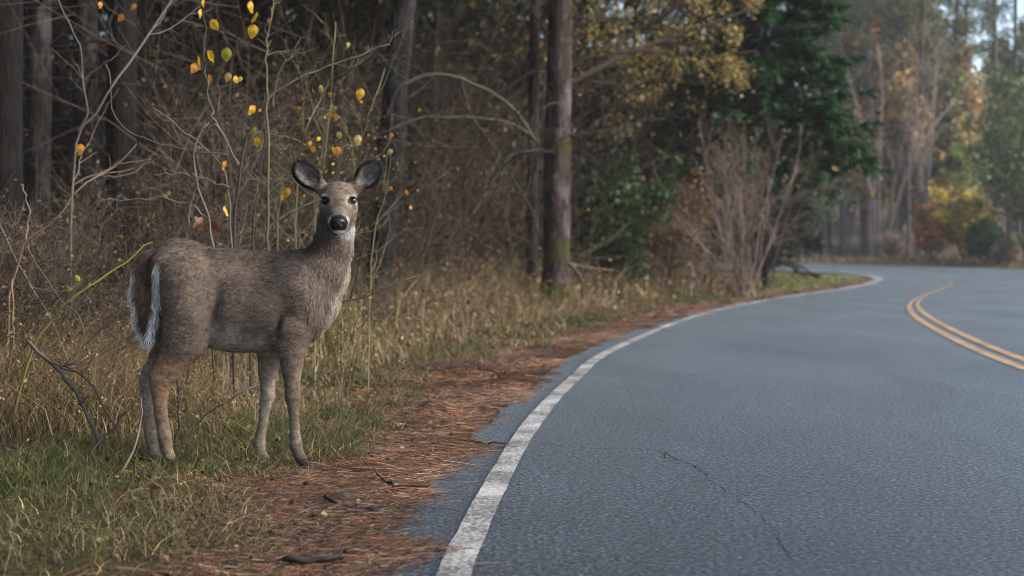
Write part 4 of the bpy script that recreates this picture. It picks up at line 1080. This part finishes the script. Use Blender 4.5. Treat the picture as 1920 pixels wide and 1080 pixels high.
far_tree('bare_tree', 'hazy brown tree with a few gold leaves behind the pale forked one', 1590, 108, 15, 5, 5, (9, .55, [(.38, .29, .14), (.30, .22, .11), (.22, .22, .10)], .3), PALE, .14)
far_tree('autumn_tree', 'thin tan-leaved tree behind the rust shrub', 1790, 108, 14, 5, 5, (9, .55, [(.34, .27, .13), (.28, .25, .12), (.38, .25, .13)], .3), PALE, .13)
far_tree('green_tree', 'pale olive tree right of the sky gap', 1850, 122, 15, 6, 5, (10, .65, [(.14, .16, .07), (.18, .18, .08)], .35), PALE, .15)
SH = ((8, .35, (.3, .9), .03, 5), (6, .5, (.4, 1), 0, 4))
shrub('autumn_shrub', 'rust-orange shrub at the far shoulder left of the yellow one', 1745, 80, 2.9, 1.7, 10, rg, SH, .04, (8, .20, [(.36, .13, .05), (.42, .17, .05), (.24, .11, .06)], .15))
shrub('autumn_shrub', 'bright yellow shrub at the far shoulder', 1812, 80, 4.0, 2.2, 12, rg, SH, .04, (10, .22, [(.65, .44, .05), (.55, .42, .07), (.44, .36, .08)], .15))
shrub('evergreen_shrub', 'round dark green bush under the yellow shrub', 1845, 77, 2.1, 2.0, 10, rg, SH, .04, (14, .20, [(.04, .075, .025), (.055, .09, .03)], .15))
shrub('bare_shrub', 'low beige dry shrub at the foot of the stand beyond the far road', 1680, 86, 1.6, 1.6, 10, rg, SH, .03, (4, .18, [(.26, .17, .13), (.22, .15, .11)], .15))
shrub('bare_shrub', 'dry straw-coloured shrub beside the dark green bush near the photo edge', 1890, 74, 1.3, 2.0, 12, rg, SH, .03, (6, .16, [(.30, .22, .14), (.24, .18, .12)], .15))

# far shoulder: dry grass strip
def far_weeds():
    rg = np.random.default_rng(82); B = Bag(); n = 9000
    i = rg.integers(240, 395, n); L = RL[i] + rg.normal(0, .3, (n, 2)); t = nrm(RL[np.minimum(i + 1, 399)] - RL[i]); d = .3 + np.abs(rg.normal(0, 3.5, n))
    p2 = L + np.stack([t[:, 1], -t[:, 0]], -1) * d[:, None]; p = np.stack([p2[:, 0], p2[:, 1], ground_z(p2[:, 0], p2[:, 1])], -1)
    V, f = blades(p, rg.normal(0, .4, (n, 2)), rg.uniform(.15, .7, n) * np.clip(d / 3, .3, 1), rg.uniform(.03, .07, n), 4, 1, rg); B.add(V, f, rep(pick(STRAW + BROWN + OLIVE[:1], n, .2, rg), 8))
    tag(mobj('roadside_weeds', B.mesh('roadside_weeds'), M['grass']), 'dry grass and weeds on the far shoulder of the bend', 'weeds', kind='stuff')
far_weeds()
# ------------------------------------------------------------------ hand-placed stems, saplings, leaves and sticks
def leaf_mesh(kind, seed):
    """ovate blade with a pointed tip, folded along the midrib and curled"""
    rg = np.random.default_rng(seed); K = 9; t = np.linspace(0, 1, K)
    wv = {'ovate': np.sin(pi * t ** .72) ** .9 * .36, 'lobed': (np.sin(pi * t ** .8) * .34 * (1 + .38 * np.cos(t * 15)))}[kind]
    rows = []
    for s in (-1, -.5, 0, .5, 1):
        x = s * wv; z = -t; y = .16 * np.abs(x) * 2 + .16 * rg.uniform(.3, 1.4) * t ** 2 + .03 * np.sin(9 * t + s)
        rows.append(np.stack([x, y, z], -1))
    V = np.stack(rows, 1).reshape(-1, 3); b = (np.arange(K - 1)[:, None] * 5 + np.arange(4)[None]).ravel()
    me = mesh_np('leaf', V, [np.stack([b, b + 1, b + 6, b + 5], -1)]); 
    return me
def leaf_mat(name, c, c2):
    m, n, l, b = mat(name); tc = n.new('ShaderNodeTexCoord'); nz = n.new('ShaderNodeTexNoise'); nz.inputs['Scale'].default_value = 5; nz.inputs['Detail'].default_value = 5
    l.new(tc.outputs['Object'], nz.inputs['Vector']); r = ramp(n, [(.36, c2), (.58, c)]); l.new(nz.outputs[0], r.inputs[0])
    wv = n.new('ShaderNodeTexWave'); wv.inputs['Scale'].default_value = 5; wv.inputs['Distortion'].default_value = 1.5; l.new(tc.outputs['Object'], wv.inputs['Vector'])
    r2 = ramp(n, [(0, (.75, .75, .75)), (.4, (1, 1, 1))]); l.new(wv.outputs[0], r2.inputs[0])
    mx = node(n, 'ShaderNodeMixRGB', blend_type='MULTIPLY'); mx.inputs[0].default_value = .6; l.new(r.outputs[0], mx.inputs[1]); l.new(r2.outputs[0], mx.inputs[2])
    l.new(mx.outputs[0], b.inputs['Base Color']); b.inputs['Roughness'].default_value = .5
    tr = n.new('ShaderNodeBsdfTranslucent'); l.new(mx.outputs[0], tr.inputs[0]); ms = n.new('ShaderNodeMixShader'); ms.inputs[0].default_value = .4
    l.new(b.outputs[0], ms.inputs[1]); l.new(tr.outputs[0], ms.inputs[2]); l.new(ms.outputs[0], n['Material Output'].inputs[0])
    return m
LM = {'y': leaf_mat('leaf_yellow', (.72, .42, .02), (.50, .30, .02)), 'o': leaf_mat('leaf_orange', (.62, .27, .02), (.38, .15, .02)),
      'g': leaf_mat('leaf_green_yellow', (.34, .32, .03), (.22, .24, .03)), 'p': leaf_mat('leaf_pale', (.55, .44, .16), (.42, .30, .10)), 'r': leaf_mat('leaf_rust', (.12, .035, .012), (.06, .02, .01))}
LMESH = {}
for k_ in LM:
    LMESH[k_] = []
    for s_ in range(3):
        me = leaf_mesh('lobed' if k_ == 'r' else 'ovate', s_ + 5); me.materials.append(LM[k_]); LMESH[k_].append(me)
lrg = np.random.default_rng(91)
def leaf(root, px, py, y, size_px, k, tilt=None):
    """one leaf hanging from (px, py); a child of its plant"""
    o = link(bpy.data.objects.new('leaf', LMESH[k][lrg.integers(3)]), root); s = .88 * size_px * y / F
    o.location = at(px, py - size_px * .45, y) - np.array(root.location); o.scale = (s, s, s)
    o.rotation_euler = (lrg.normal(0, .25), (lrg.normal(0, .5) if tilt is None else tilt), lrg.normal(0, .55))
    return o

def stem_mesh(pts, r0, r1, col, root, name='stem', twigs=0, K=22, rg=lrg, tl=.35):
    p = resample(np.array([at(*q) for q in pts]), K); p += np.stack([vnoise(np.arange(K) * .55, np.full(K, pts[0][0] * .13), i) for i in (1, 2, 3)], -1) * .012 * np.minimum(np.arange(K), 3)[:, None] / 3
    B = Bag(); V, f = tubes(p[None], np.linspace(r0, r1, K)[None] * (1 + .10 * vnoise(np.arange(K) * 1.9, np.zeros(K), int(pts[0][0])))[None], 6); B.add(V, f, np.tile(col, (K * 6, 1)) * (1 + .25 * vnoise(np.arange(K * 6) * .37, np.zeros(K * 6), 5))[:, None])
    if twigs:
        L0 = np.linalg.norm(p[-1] - p[0]); st, d, par, t = spawn(p[None], twigs, .2, 1, (.4, 1.0), rg)
        P1 = grow(st, d, L0 * tl * rg.uniform(.3, 1, twigs), 7, .17, .04, rg); V, f = tubes(P1, (r0 * (1 - t) + r1 * t)[:, None] * np.linspace(.55, .2, 7)[None], 4); B.add(V, f, np.asarray(col) * 1.05)
        st, d, par, t = spawn(P1, 4, .25, 1, (.4, 1), rg); P2 = grow(st, d, L0 * tl * .4 * rg.uniform(.3, 1, len(par)), 5, .2, .03, rg); V, f = tubes(P2, r1 * .5 * np.linspace(1, .5, 5)[None] * np.ones((len(par), 1)), 3); B.add(V, f, np.asarray(col) * 1.1)
    return mobj(name, B.mesh(name, off=root.location), M['twig'], root)

GREYT = np.array([.15, .125, .105]); DARKT = np.array([.075, .06, .048]); TANT = np.array([.16, .115, .075]); GREENT = np.array([.15, .135, .04]); PALET = np.array([.2, .17, .15])
def plant(name, label, px, y, cat='shrub'):
    return tag(empty(name, gpt(px, y)), label, cat)
def px2r(w, y): return w * y / F / 2

# tall pale diagonal stem, far left
o = plant('sapling', 'pale sapling whose long stem leans diagonally across the near-black pine', 128, 9.0, 'sapling')
stem_mesh([(128, 690, 9), (132, 480, 9), (140, 300, 9), (146, 246, 9), (172, 222, 9), (205, 175, 9), (250, 108, 9.1), (290, 48, 9.2), (340, -25, 9.3)], px2r(5, 9), px2r(4, 9), GREYT * .85, o, twigs=5)
stem_mesh([(146, 246, 9), (166, 215, 9), (157, 150, 9), (148, 80, 9), (128, 40, 9), (105, -10, 9)], px2r(3.5, 9), px2r(2.5, 9), GREYT * .8, o, twigs=3)
stem_mesh([(160, 150, 9), (190, 122, 9), (235, 88, 9)], px2r(2.4, 9), px2r(1.5, 9), DARKT * 1.5, o)
stem_mesh([(157, 150, 9), (130, 120, 9), (98, 92, 9)], px2r(2.4, 9), px2r(1.5, 9), GREYT * .6, o)
leaf(o, 232, 37, 9, 22, 'o', .9); leaf(o, 254, 14, 9, 18, 'o', .6); leaf(o, 190, 10, 9, 16, 'o', .2); leaf(o, 152, 281, 9, 26, 'o', .1); leaf(o, 172, 258, 9, 22, 'r', .9)

# arching stem at the left edge
o = plant('sapling', 'sapling with a pale stem arching up from the left edge of the photo', 18, 7.2, 'sapling')
stem_mesh([(16, 850, 7.2), (17, 620, 7.2), (28, 500, 7.2), (48, 450, 7.2), (80, 432, 7.2), (112, 400, 7.2), (132, 372, 7.2), (165, 342, 7.2), (205, 322, 7.3), (232, 298, 7.3), (256, 268, 7.3)], px2r(5.5, 7.2), px2r(2.5, 7.2), TANT * 1.1, o, twigs=3, tl=.2)
stem_mesh([(48, 450, 7.2), (52, 415, 7.2), (54, 395, 7.2), (45, 360, 7.2), (41, 345, 7.2)], px2r(4, 7.2), px2r(2, 7.2), TANT * 1.2, o)
stem_mesh([(0, 870, 7), (8, 760, 7), (22, 640, 7), (25, 520, 7)], px2r(5, 7), px2r(4, 7), TANT * 1.15, o)
stem_mesh([(100, 410, 7.2), (120, 412, 7.2), (135, 416, 7.2)], px2r(2, 7.2), px2r(1.2, 7.2), TANT, o)
o = plant('fallen_branch', 'straight grey stem slanting down from the left edge through the weeds', 92, 7.6)
stem_mesh([(-30, 370, 7.4), (0, 432, 7.4), (28, 488, 7.5), (62, 545, 7.6), (92, 592, 7.6), (130, 690, 7.6), (150, 790, 7.6)], px2r(3.5, 7.5), px2r(3, 7.5), GREYT, o, twigs=3, tl=.2)
o = plant('leaning_cane', 'yellow-green cane slanting up from the left weeds to the deer rump', 40, 6.4, 'stem')
stem_mesh([(25, 780, 6.3), (60, 662, 6.3), (98, 602, 6.3), (140, 553, 6.3), (190, 518, 6.35), (240, 483, 6.4), (284, 452, 6.45)], px2r(6, 6.3), px2r(3, 6.3), GREENT, o)
leaf(o, 135, 545, 6.3, 14, 'g', .8); leaf(o, 149, 535, 6.3, 16, 'g', 2.6)
o = plant('fallen_branch', 'thin grey twig crossing under the yellow-green cane', 110, 7.4)
stem_mesh([(50, 462, 7.4), (75, 505, 7.4), (105, 552, 7.4), (128, 577, 7.4), (150, 600, 7.3), (170, 690, 7.3), (175, 800, 7.3)], px2r(2.6, 7.4), px2r(2, 7.4), GREYT * .7, o, twigs=4, tl=.25)

# looped shrub behind the rump
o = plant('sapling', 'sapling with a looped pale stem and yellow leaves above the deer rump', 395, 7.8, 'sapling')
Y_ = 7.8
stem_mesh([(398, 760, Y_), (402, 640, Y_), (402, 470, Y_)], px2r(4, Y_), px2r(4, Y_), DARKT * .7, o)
stem_mesh([(402, 470, Y_), (392, 412, Y_), (378, 365, Y_), (369, 325, Y_), (366, 285, Y_), (373, 252, Y_), (388, 233, Y_), (402, 230, Y_), (414, 244, Y_), (430, 275, Y_), (446, 308, Y_)], px2r(4.5, Y_), px2r(3, Y_), GREYT, o, twigs=3, tl=.12)
stem_mesh([(408, 234, Y_), (397, 205, Y_), (391, 170, Y_), (386, 130, Y_)], px2r(3.5, Y_), px2r(2, Y_), GREYT * .9, o, twigs=2, tl=.3)
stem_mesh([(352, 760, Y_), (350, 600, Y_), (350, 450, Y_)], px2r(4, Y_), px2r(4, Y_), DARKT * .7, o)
stem_mesh([(350, 450, Y_), (354, 400, Y_), (360, 372, Y_), (372, 350, Y_)], px2r(4, Y_), px2r(2, Y_), GREYT, o)
stem_mesh([(285, 202, Y_), (312, 220, Y_), (340, 242, Y_), (375, 272, Y_), (402, 296, Y_), (425, 330, Y_), (436, 470, Y_)][::-1], px2r(3.5, Y_), px2r(2.5, Y_), GREYT * .85, o, twigs=3, tl=.15)
stem_mesh([(392, 412, Y_), (366, 392, Y_), (340, 380, Y_), (300, 372, Y_), (250, 376, Y_), (200, 374, Y_)], px2r(3.5, Y_), px2r(2.4, Y_), GREYT * .9, o, twigs=3, tl=.2)
stem_mesh([(432, 352, Y_), (405, 342, Y_), (375, 332, Y_), (330, 326, Y_), (288, 327, Y_)], px2r(3, Y_), px2r(2, Y_), GREYT, o, twigs=2, tl=.2)
stem_mesh([(446, 300, Y_), (415, 290, Y_), (360, 285, Y_), (300, 268, Y_), (262, 258, Y_), (228, 238, Y_), (212, 215, Y_), (210, 165, Y_), (198, 122, Y_)], px2r(3, Y_), px2r(2, Y_), GREYT * .7, o)
for a_ in [(370, 118, 30, 'y', .3), (389, 108, 30, 'y', -.5), (370, 130, 26, 'o', .5), (392, 148, 20, 'o', 0), (425, 103, 32, 'g', .1), (430, 146, 22, 'p', .4), (440, 150, 18, 'y', -.5), (382, 6, 22, 'y', -.6), (378, 27, 22, 'y', .2), (394, 50, 28, 'y', -.7), (426, 311, 22, 'o', .3), (422, 397, 24, 'y', .2), (428, 370, 18, 'g', .5)]:
    leaf(o, a_[0], a_[1], Y_, *a_[2:])
leaf(o, 384, 425, Y_, 38, 'r', .9); leaf(o, 396, 428, Y_, 36, 'r', -.7)
stem_mesh([(386, 130, Y_), (383, 90, Y_), (384, 50, Y_), (374, 10, Y_), (372, -20, Y_)], px2r(2, Y_), px2r(1.5, Y_), GREYT * .7, o)

# upright saplings behind the back
o = plant('sapling', 'cluster of upright dark sapling stems rising behind the deer back', 470, 8.3, 'sapling'); Y_ = 8.3
stem_mesh([(440, 740, Y_), (439, 470, Y_), (443, 400, Y_), (450, 320, Y_), (460, 265, Y_), (474, 232, Y_), (490, 212, Y_), (502, 192, Y_)], px2r(7, Y_), px2r(4, Y_), DARKT * .75, o, twigs=4, tl=.2)
stem_mesh([(470, 740, Y_), (473, 470, Y_), (482, 380, Y_), (492, 300, Y_), (497, 240, Y_)], px2r(5, Y_), px2r(3, Y_), DARKT * .75, o, twigs=4, tl=.2)
stem_mesh([(500, 740, Y_), (502, 470, Y_), (501, 350, Y_), (500, 240, Y_), (502, 180, Y_)], px2r(6.5, Y_), px2r(4.5, Y_), np.array([.11, .10, .06]), o, twigs=5, tl=.2)
stem_mesh([(502, 180, Y_), (499, 120, Y_), (501, 70, Y_), (507, 30, Y_), (516, -15, Y_)], px2r(4, Y_), px2r(2.6, Y_), np.array([.14, .12, .07]), o, twigs=5, tl=.4)
stem_mesh([(500, 190, Y_), (520, 172, Y_), (560, 150, Y_), (610, 128, Y_), (650, 110, Y_), (700, 92, Y_), (730, 86, Y_)], px2r(4, Y_), px2r(2.5, Y_), GREYT, o, twigs=4, tl=.25)
stem_mesh([(512, 200, Y_), (514, 165, Y_), (530, 130, Y_), (550, 95, Y_), (565, 70, Y_)], px2r(3, Y_), px2r(2, Y_), GREYT * .8, o, twigs=3, tl=.3)
stem_mesh([(500, 432, Y_), (520, 415, Y_), (550, 398, Y_), (592, 376, Y_), (640, 352, Y_)], px2r(4, Y_), px2r(3, Y_), GREYT, o, twigs=2, tl=.2)
stem_mesh([(500, 366, Y_), (525, 345, Y_), (556, 328, Y_), (600, 310, Y_)], px2r(4, Y_), px2r(3, Y_), GREYT * .95, o, twigs=2, tl=.2)
for a_ in [(470, 13, 28, 'y', -.3), (482, 34, 26, 'y', .2), (477, 60, 32, 'y', .2), (480, 210, 26, 'y', .6), (491, 209, 10, 'o', .9), (483, 268, 24, 'y', .2), (477, 245, 14, 'g', .2), (452, 150, 16, 'g', .3), (540, 362, 24, 'o', .2), (531, 372, 18, 'y', .7)]:
    leaf(o, a_[0], a_[1], Y_, *a_[2:])

# small-leaved bush behind the ears
o = plant('leafy_shrub', 'thin shrub speckled with small yellow and orange leaves behind the deer ears', 600, 9.3); Y_ = 9.3
for pts in ([(590, 740), (592, 420), (606, 300), (618, 210), (622, 120), (630, 40)], [(640, 740), (642, 430), (668, 320), (690, 225), (720, 130)], [(560, 740), (556, 430), (560, 310), (575, 240), (610, 170), (640, 60)], [(690, 740), (700, 460), (725, 360), (735, 280)], [(520, 740), (522, 430), (530, 330), (545, 250)]):
    stem_mesh([(a, b, Y_ + .2 * math.sin(a)) for a, b in pts], px2r(4, Y_), px2r(2, Y_), np.array([.14, .125, .065]), o, twigs=9, tl=.28)
for a_ in [(678, 177, 26, 'y', .2), (672, 263, 24, 'p', .1), (619, 218, 16, 'o', .3), (628, 220, 16, 'o', -.3), (632, 283, 20, 'o', -.2), (625, 283, 18, 'y', .4), (636, 254, 16, 'p', .1), (604, 170, 14, 'g', .3), (600, 165, 12, 'g', -.3), (620, 178, 12, 'o', .2), (563, 205, 12, 'o', .5), (583, 270, 13, 'o', .3), (585, 281, 14, 'y', -.2), (655, 85, 14, 'g', .3), (733, 285, 14, 'p', .2), (762, 362, 14, 'o', .2), (735, 355, 12, 'o', .6), (770, 390, 10, 'o', .1), (735, 255, 12, 'o', .3), (600, 262, 12, 'y', .6)]:
    leaf(o, a_[0], a_[1], Y_, *a_[2:])
rg = np.random.default_rng(95); n = 330
q = np.array([at(x, y, d) for x, y, d in zip(np.concatenate([rg.normal(600, 55, 230), rg.normal(700, 55, 100)]), np.concatenate([rg.normal(285, 55, 230), rg.normal(330, 55, 100)]), rg.uniform(9.0, 10.2, n))])
B = Bag(); V, f = cards(q, rg.uniform(.010, .030, n), .65, rg); B.add(V, f, rep(pick([(.30, .21, .02), (.22, .21, .03), (.14, .15, .03), (.28, .13, .02)], n, .25, rg), 4))
tag(mobj('small_leaves', B.mesh('small_leaves', off=o.location), M['leaf'], o), kind='stuff')
o = plant('leafy_shrub', 'low shrub with tiny yellow-green leaves right of the deer chest', 640, 8.2)
for pts in ([(640, 760), (645, 660), (650, 590), (660, 520)], [(650, 760), (665, 660), (690, 590), (700, 540)], [(632, 760), (630, 680), (622, 620), (618, 560)]):
    stem_mesh([(a, b, 8.2) for a, b in pts], px2r(3, 8.2), px2r(1.5, 8.2), np.array([.12, .10, .06]), o, twigs=8, tl=.4)
n = 150; q = np.array([at(x, y, d) for x, y, d in zip(rg.normal(650, 24, n), rg.normal(605, 40, n), rg.uniform(8.0, 8.5, n))])
B = Bag(); V, f = cards(q, rg.uniform(.012, .026, n), .65, rg); B.add(V, f, rep(pick([(.24, .26, .05), (.34, .30, .05), (.18, .20, .05)], n, .2, rg), 4)); tag(mobj('small_leaves', B.mesh('small_leaves', off=o.location), M['leaf'], o), kind='stuff')
o = plant('fallen_branch', 'dark thin branch slanting up right of the deer chest', 690, 8.0, 'branch')
stem_mesh([(560, 640, 8.0), (630, 577, 8.0), (672, 558, 8.0), (722, 540, 8.0), (800, 512, 8.1)], px2r(4.5, 8), px2r(3, 8), DARKT, o, twigs=3, tl=.2)

# bent boughs between the leaning grey pine and the mossy pine
def bough(label, pts, w0, w1, col, y, twigs=3):
    o = tag(empty('bent_bough', at(pts[0][0], pts[0][1], y)), label, 'branch')
    stem_mesh([(a, b, y) for a, b in pts], px2r(w0 * .78, y), px2r(w1 * .7, y), col * .55, o, 'stem', twigs, 24, lrg, .18)
bough('upper of two pale boughs arching right from the leaning grey pine', [(757, 160), (790, 145), (830, 141), (870, 150), (910, 168), (945, 190), (975, 218), (1000, 260)], 10, 7, np.array([.17, .16, .12]), 17.6)
bough('lower of two pale boughs arching right from the leaning grey pine', [(735, 242), (780, 224), (840, 220), (900, 221), (950, 230), (985, 246), (1010, 268)], 9, 7, np.array([.18, .165, .12]), 17.8)
bough('short pale bough curving between the crossing dark branch and the mossy pine', [(885, 398), (905, 372), (930, 330), (950, 300), (975, 284), (1020, 281)], 8, 6, np.array([.15, .14, .11]), 19)
bough('small pale bough low in the woods left of the slim pale trunk', [(885, 400), (900, 378), (920, 362), (945, 354)], 8, 5, np.array([.17, .16, .13]), 18.5, 2)
bough('dark branch crossing steeply down between the two pines', [(862, 140), (875, 190), (888, 225), (925, 275), (958, 330), (990, 380), (1010, 440)], 9, 6, DARKT, 20)
bough('pale bough reaching right from the mossy pine', [(1066, 252), (1110, 249), (1160, 240), (1210, 226), (1250, 222)], 6, 3, np.array([.13, .12, .09]), 21.4)
bough('dark bough rising left from the mossy pine top', [(1030, 70), (1012, 42), (995, 8), (985, -25)], 8, 5, DARKT, 21.4, 1)
bough('pale bough rising right from the mossy pine top', [(1066, 85), (1090, 68), (1120, 40), (1150, 8), (1170, -20)], 6, 4, np.array([.15, .13, .10]), 21.4, 3)
bough('long level bough passing behind the mossy pine', [(940, 175), (1000, 135), (1060, 118), (1130, 106), (1200, 97), (1260, 100)], 10, 4, np.array([.075, .065, .045]), 22.5, 4)
bough('pale bough at the far left of the boughs, touching the deer ear side', [(770, 370), (800, 350), (830, 330), (850, 310)], 7, 4, np.array([.16, .15, .12]), 17.5, 2)

# sticks on and near the ground
def stick(label, pts, w0, w1, col, twigs=0, name='stick', hs=0.0):
    """points given as (px, py) lying on the ground unless a distance is given"""
    q = []
    for p in pts:
        if len(p) == 3: q.append((p[0], p[1] - (9 if p[1] > 830 and p[2] < 7 else 0), p[2]))
        else: q.append((p[0], p[1], unproj(p[0], p[1])[1]))
    o = tag(empty(name, at(*q[0])), label, 'stick')
    stem_mesh(q, px2r(w0, q[0][2]), px2r(w1, q[-1][2]), col, o, 'stem', twigs, 18, lrg, .25)
    return o
stick('thick grey stick bowed over the grass left of the deer hind legs', [(52, 640, 6.2), (98, 682, 6.15), (135, 722, 6.1), (160, 770, 6.05), (178, 815, 6.0), (186, 862, 6.0)], 8, 7, GREYT * .6, 2)
stick('thin dark twig drooping over the grass below the bowed grey stick', [(92, 678, 6.1), (140, 698, 6.1), (172, 728, 6.05), (200, 778, 6.0), (225, 815, 6.0), (232, 850, 6.0), (234, 895, 5.9)], 4, 3, DARKT, 1)
stick('dark twig leaning left from the hind hooves into the grass', [(236, 772, 6.1), (205, 808, 6.0), (182, 842, 5.9), (158, 905, 5.8)], 5, 5, DARKT * .8, 1)
stick('pale bare twig standing in the grass in front of the hind legs', [(264, 745, 5.7), (262, 800, 5.7), (254, 845, 5.65), (236, 880, 5.6), (215, 915, 5.55), (196, 948, 5.5)], 3, 6, GREYT * .9, 0)
stick('grey stick leaning behind the deer between its hind and fore legs', [(344, 822, 6.5), (372, 790, 6.5), (400, 768, 6.5), (440, 745, 6.5), (486, 718, 6.55)], 5, 4, GREYT * .65, 2)
stick('dark forked twig upright behind the near hind leg', [(328, 840, 6.4), (336, 790, 6.4), (334, 740, 6.4), (333, 705, 6.4)], 5, 3, DARKT * .8, 4)
stick('dark root-like stick in the grass at the left edge of the photo', [(-10, 935, 5.1), (15, 952, 5.05), (45, 968, 5.0), (80, 972, 5.0)], 8, 5, DARKT * .8, 0)
stick('black curved stick lying on the pine needles', [(610, 940, 5.02), (630, 954, 4.95), (665, 962, 4.9), (700, 967, 4.87), (738, 970, 4.85)], 9, 13, DARKT * .4, 1)
stick('thin forked twig lying on the pine needles near the asphalt', [(700, 886, 5.6), (718, 902, 5.5), (738, 916, 5.35), (772, 924, 5.27), (806, 926, 5.25)], 3, 9, DARKT * .6, 0)
stick('dark twig across the edge of the asphalt beside the white line', [(858, 834, 6.6), (880, 836, 6.55), (915, 840, 6.48), (950, 841, 6.45)], 4, 3, DARKT * .5, 1)
stick('dark stick half buried in needles at the bottom edge of the photo', [(470, 1066, 4.02), (520, 1058, 4.03), (570, 1062, 4.0), (640, 1056, 4.02)], 16, 12, DARKT * .5, 0)
stick('broken dead stick leaning at the foot of the mossy pine', [(1066, 494, 21), (1080, 508, 21), (1090, 525, 21), (1092, 560, 21)], 8, 6, DARKT, 0)
stick('pale dead branch lying on the weeds right of the mossy pine', [(1070, 495, 20.8), (1110, 503, 20.8), (1150, 508, 20.8)], 5, 3, TANT * 1.2, 0)
# fallen leaves one can tell apart
for i, (x, y, k, sz, lb) in enumerate([(236, 912, 'o', 26, 'dead orange-brown leaf in the grass left of the hind hooves'), (300, 945, 'r', 34, 'dark rust leaf in the grass below the deer belly'), (268, 948, 'p', 26, 'pale dead leaf in the grass beside the dark rust leaf'), (120, 965, 'r', 24, 'rust leaf in the grass at the lower left'), (541, 972, 'r', 20, 'dark curled leaf on the needles below the deer fore hooves')]):
    g = unproj(x, y); o = tag(mobj('fallen_leaf', LMESH[k][i % 3], None), lb, 'leaf'); s = sz * g[1] / F; o.scale = (s,) * 3
    o.location = (g[0], g[1] + s * .3, .055); o.rotation_euler = (1.25, .2 * i, .9 * i)
# haze over the distance
hz = Bag(); x0, x1, y0, y1, z0, z1 = -150, 170, -20, 270, -2, 40
c8 = np.array([[x, y, z] for x in (x0, x1) for y in (y0, y1) for z in (z0, z1)], float)
hm = mesh_np('haze', c8, [np.array([[0, 1, 3, 2], [4, 6, 7, 5], [0, 4, 5, 1], [2, 3, 7, 6], [0, 2, 6, 4], [1, 5, 7, 3]])], smooth=False)
hmat = bpy.data.materials.new('haze'); hmat.use_nodes = True; hn = hmat.node_tree; hn.nodes.remove(hn.nodes['Principled BSDF'])
pv = hn.nodes.new('ShaderNodeVolumePrincipled'); pv.inputs['Color'].default_value = (.92, .93, .95, 1); pv.inputs['Density'].default_value = HAZE
hn.links.new(pv.outputs[0], hn.nodes['Material Output'].inputs['Volume'])
if HAZE > 0: tag(mobj('haze', hm, hmat), 'thin pale haze hanging in the air over the road and woods', 'haze', kind='stuff')
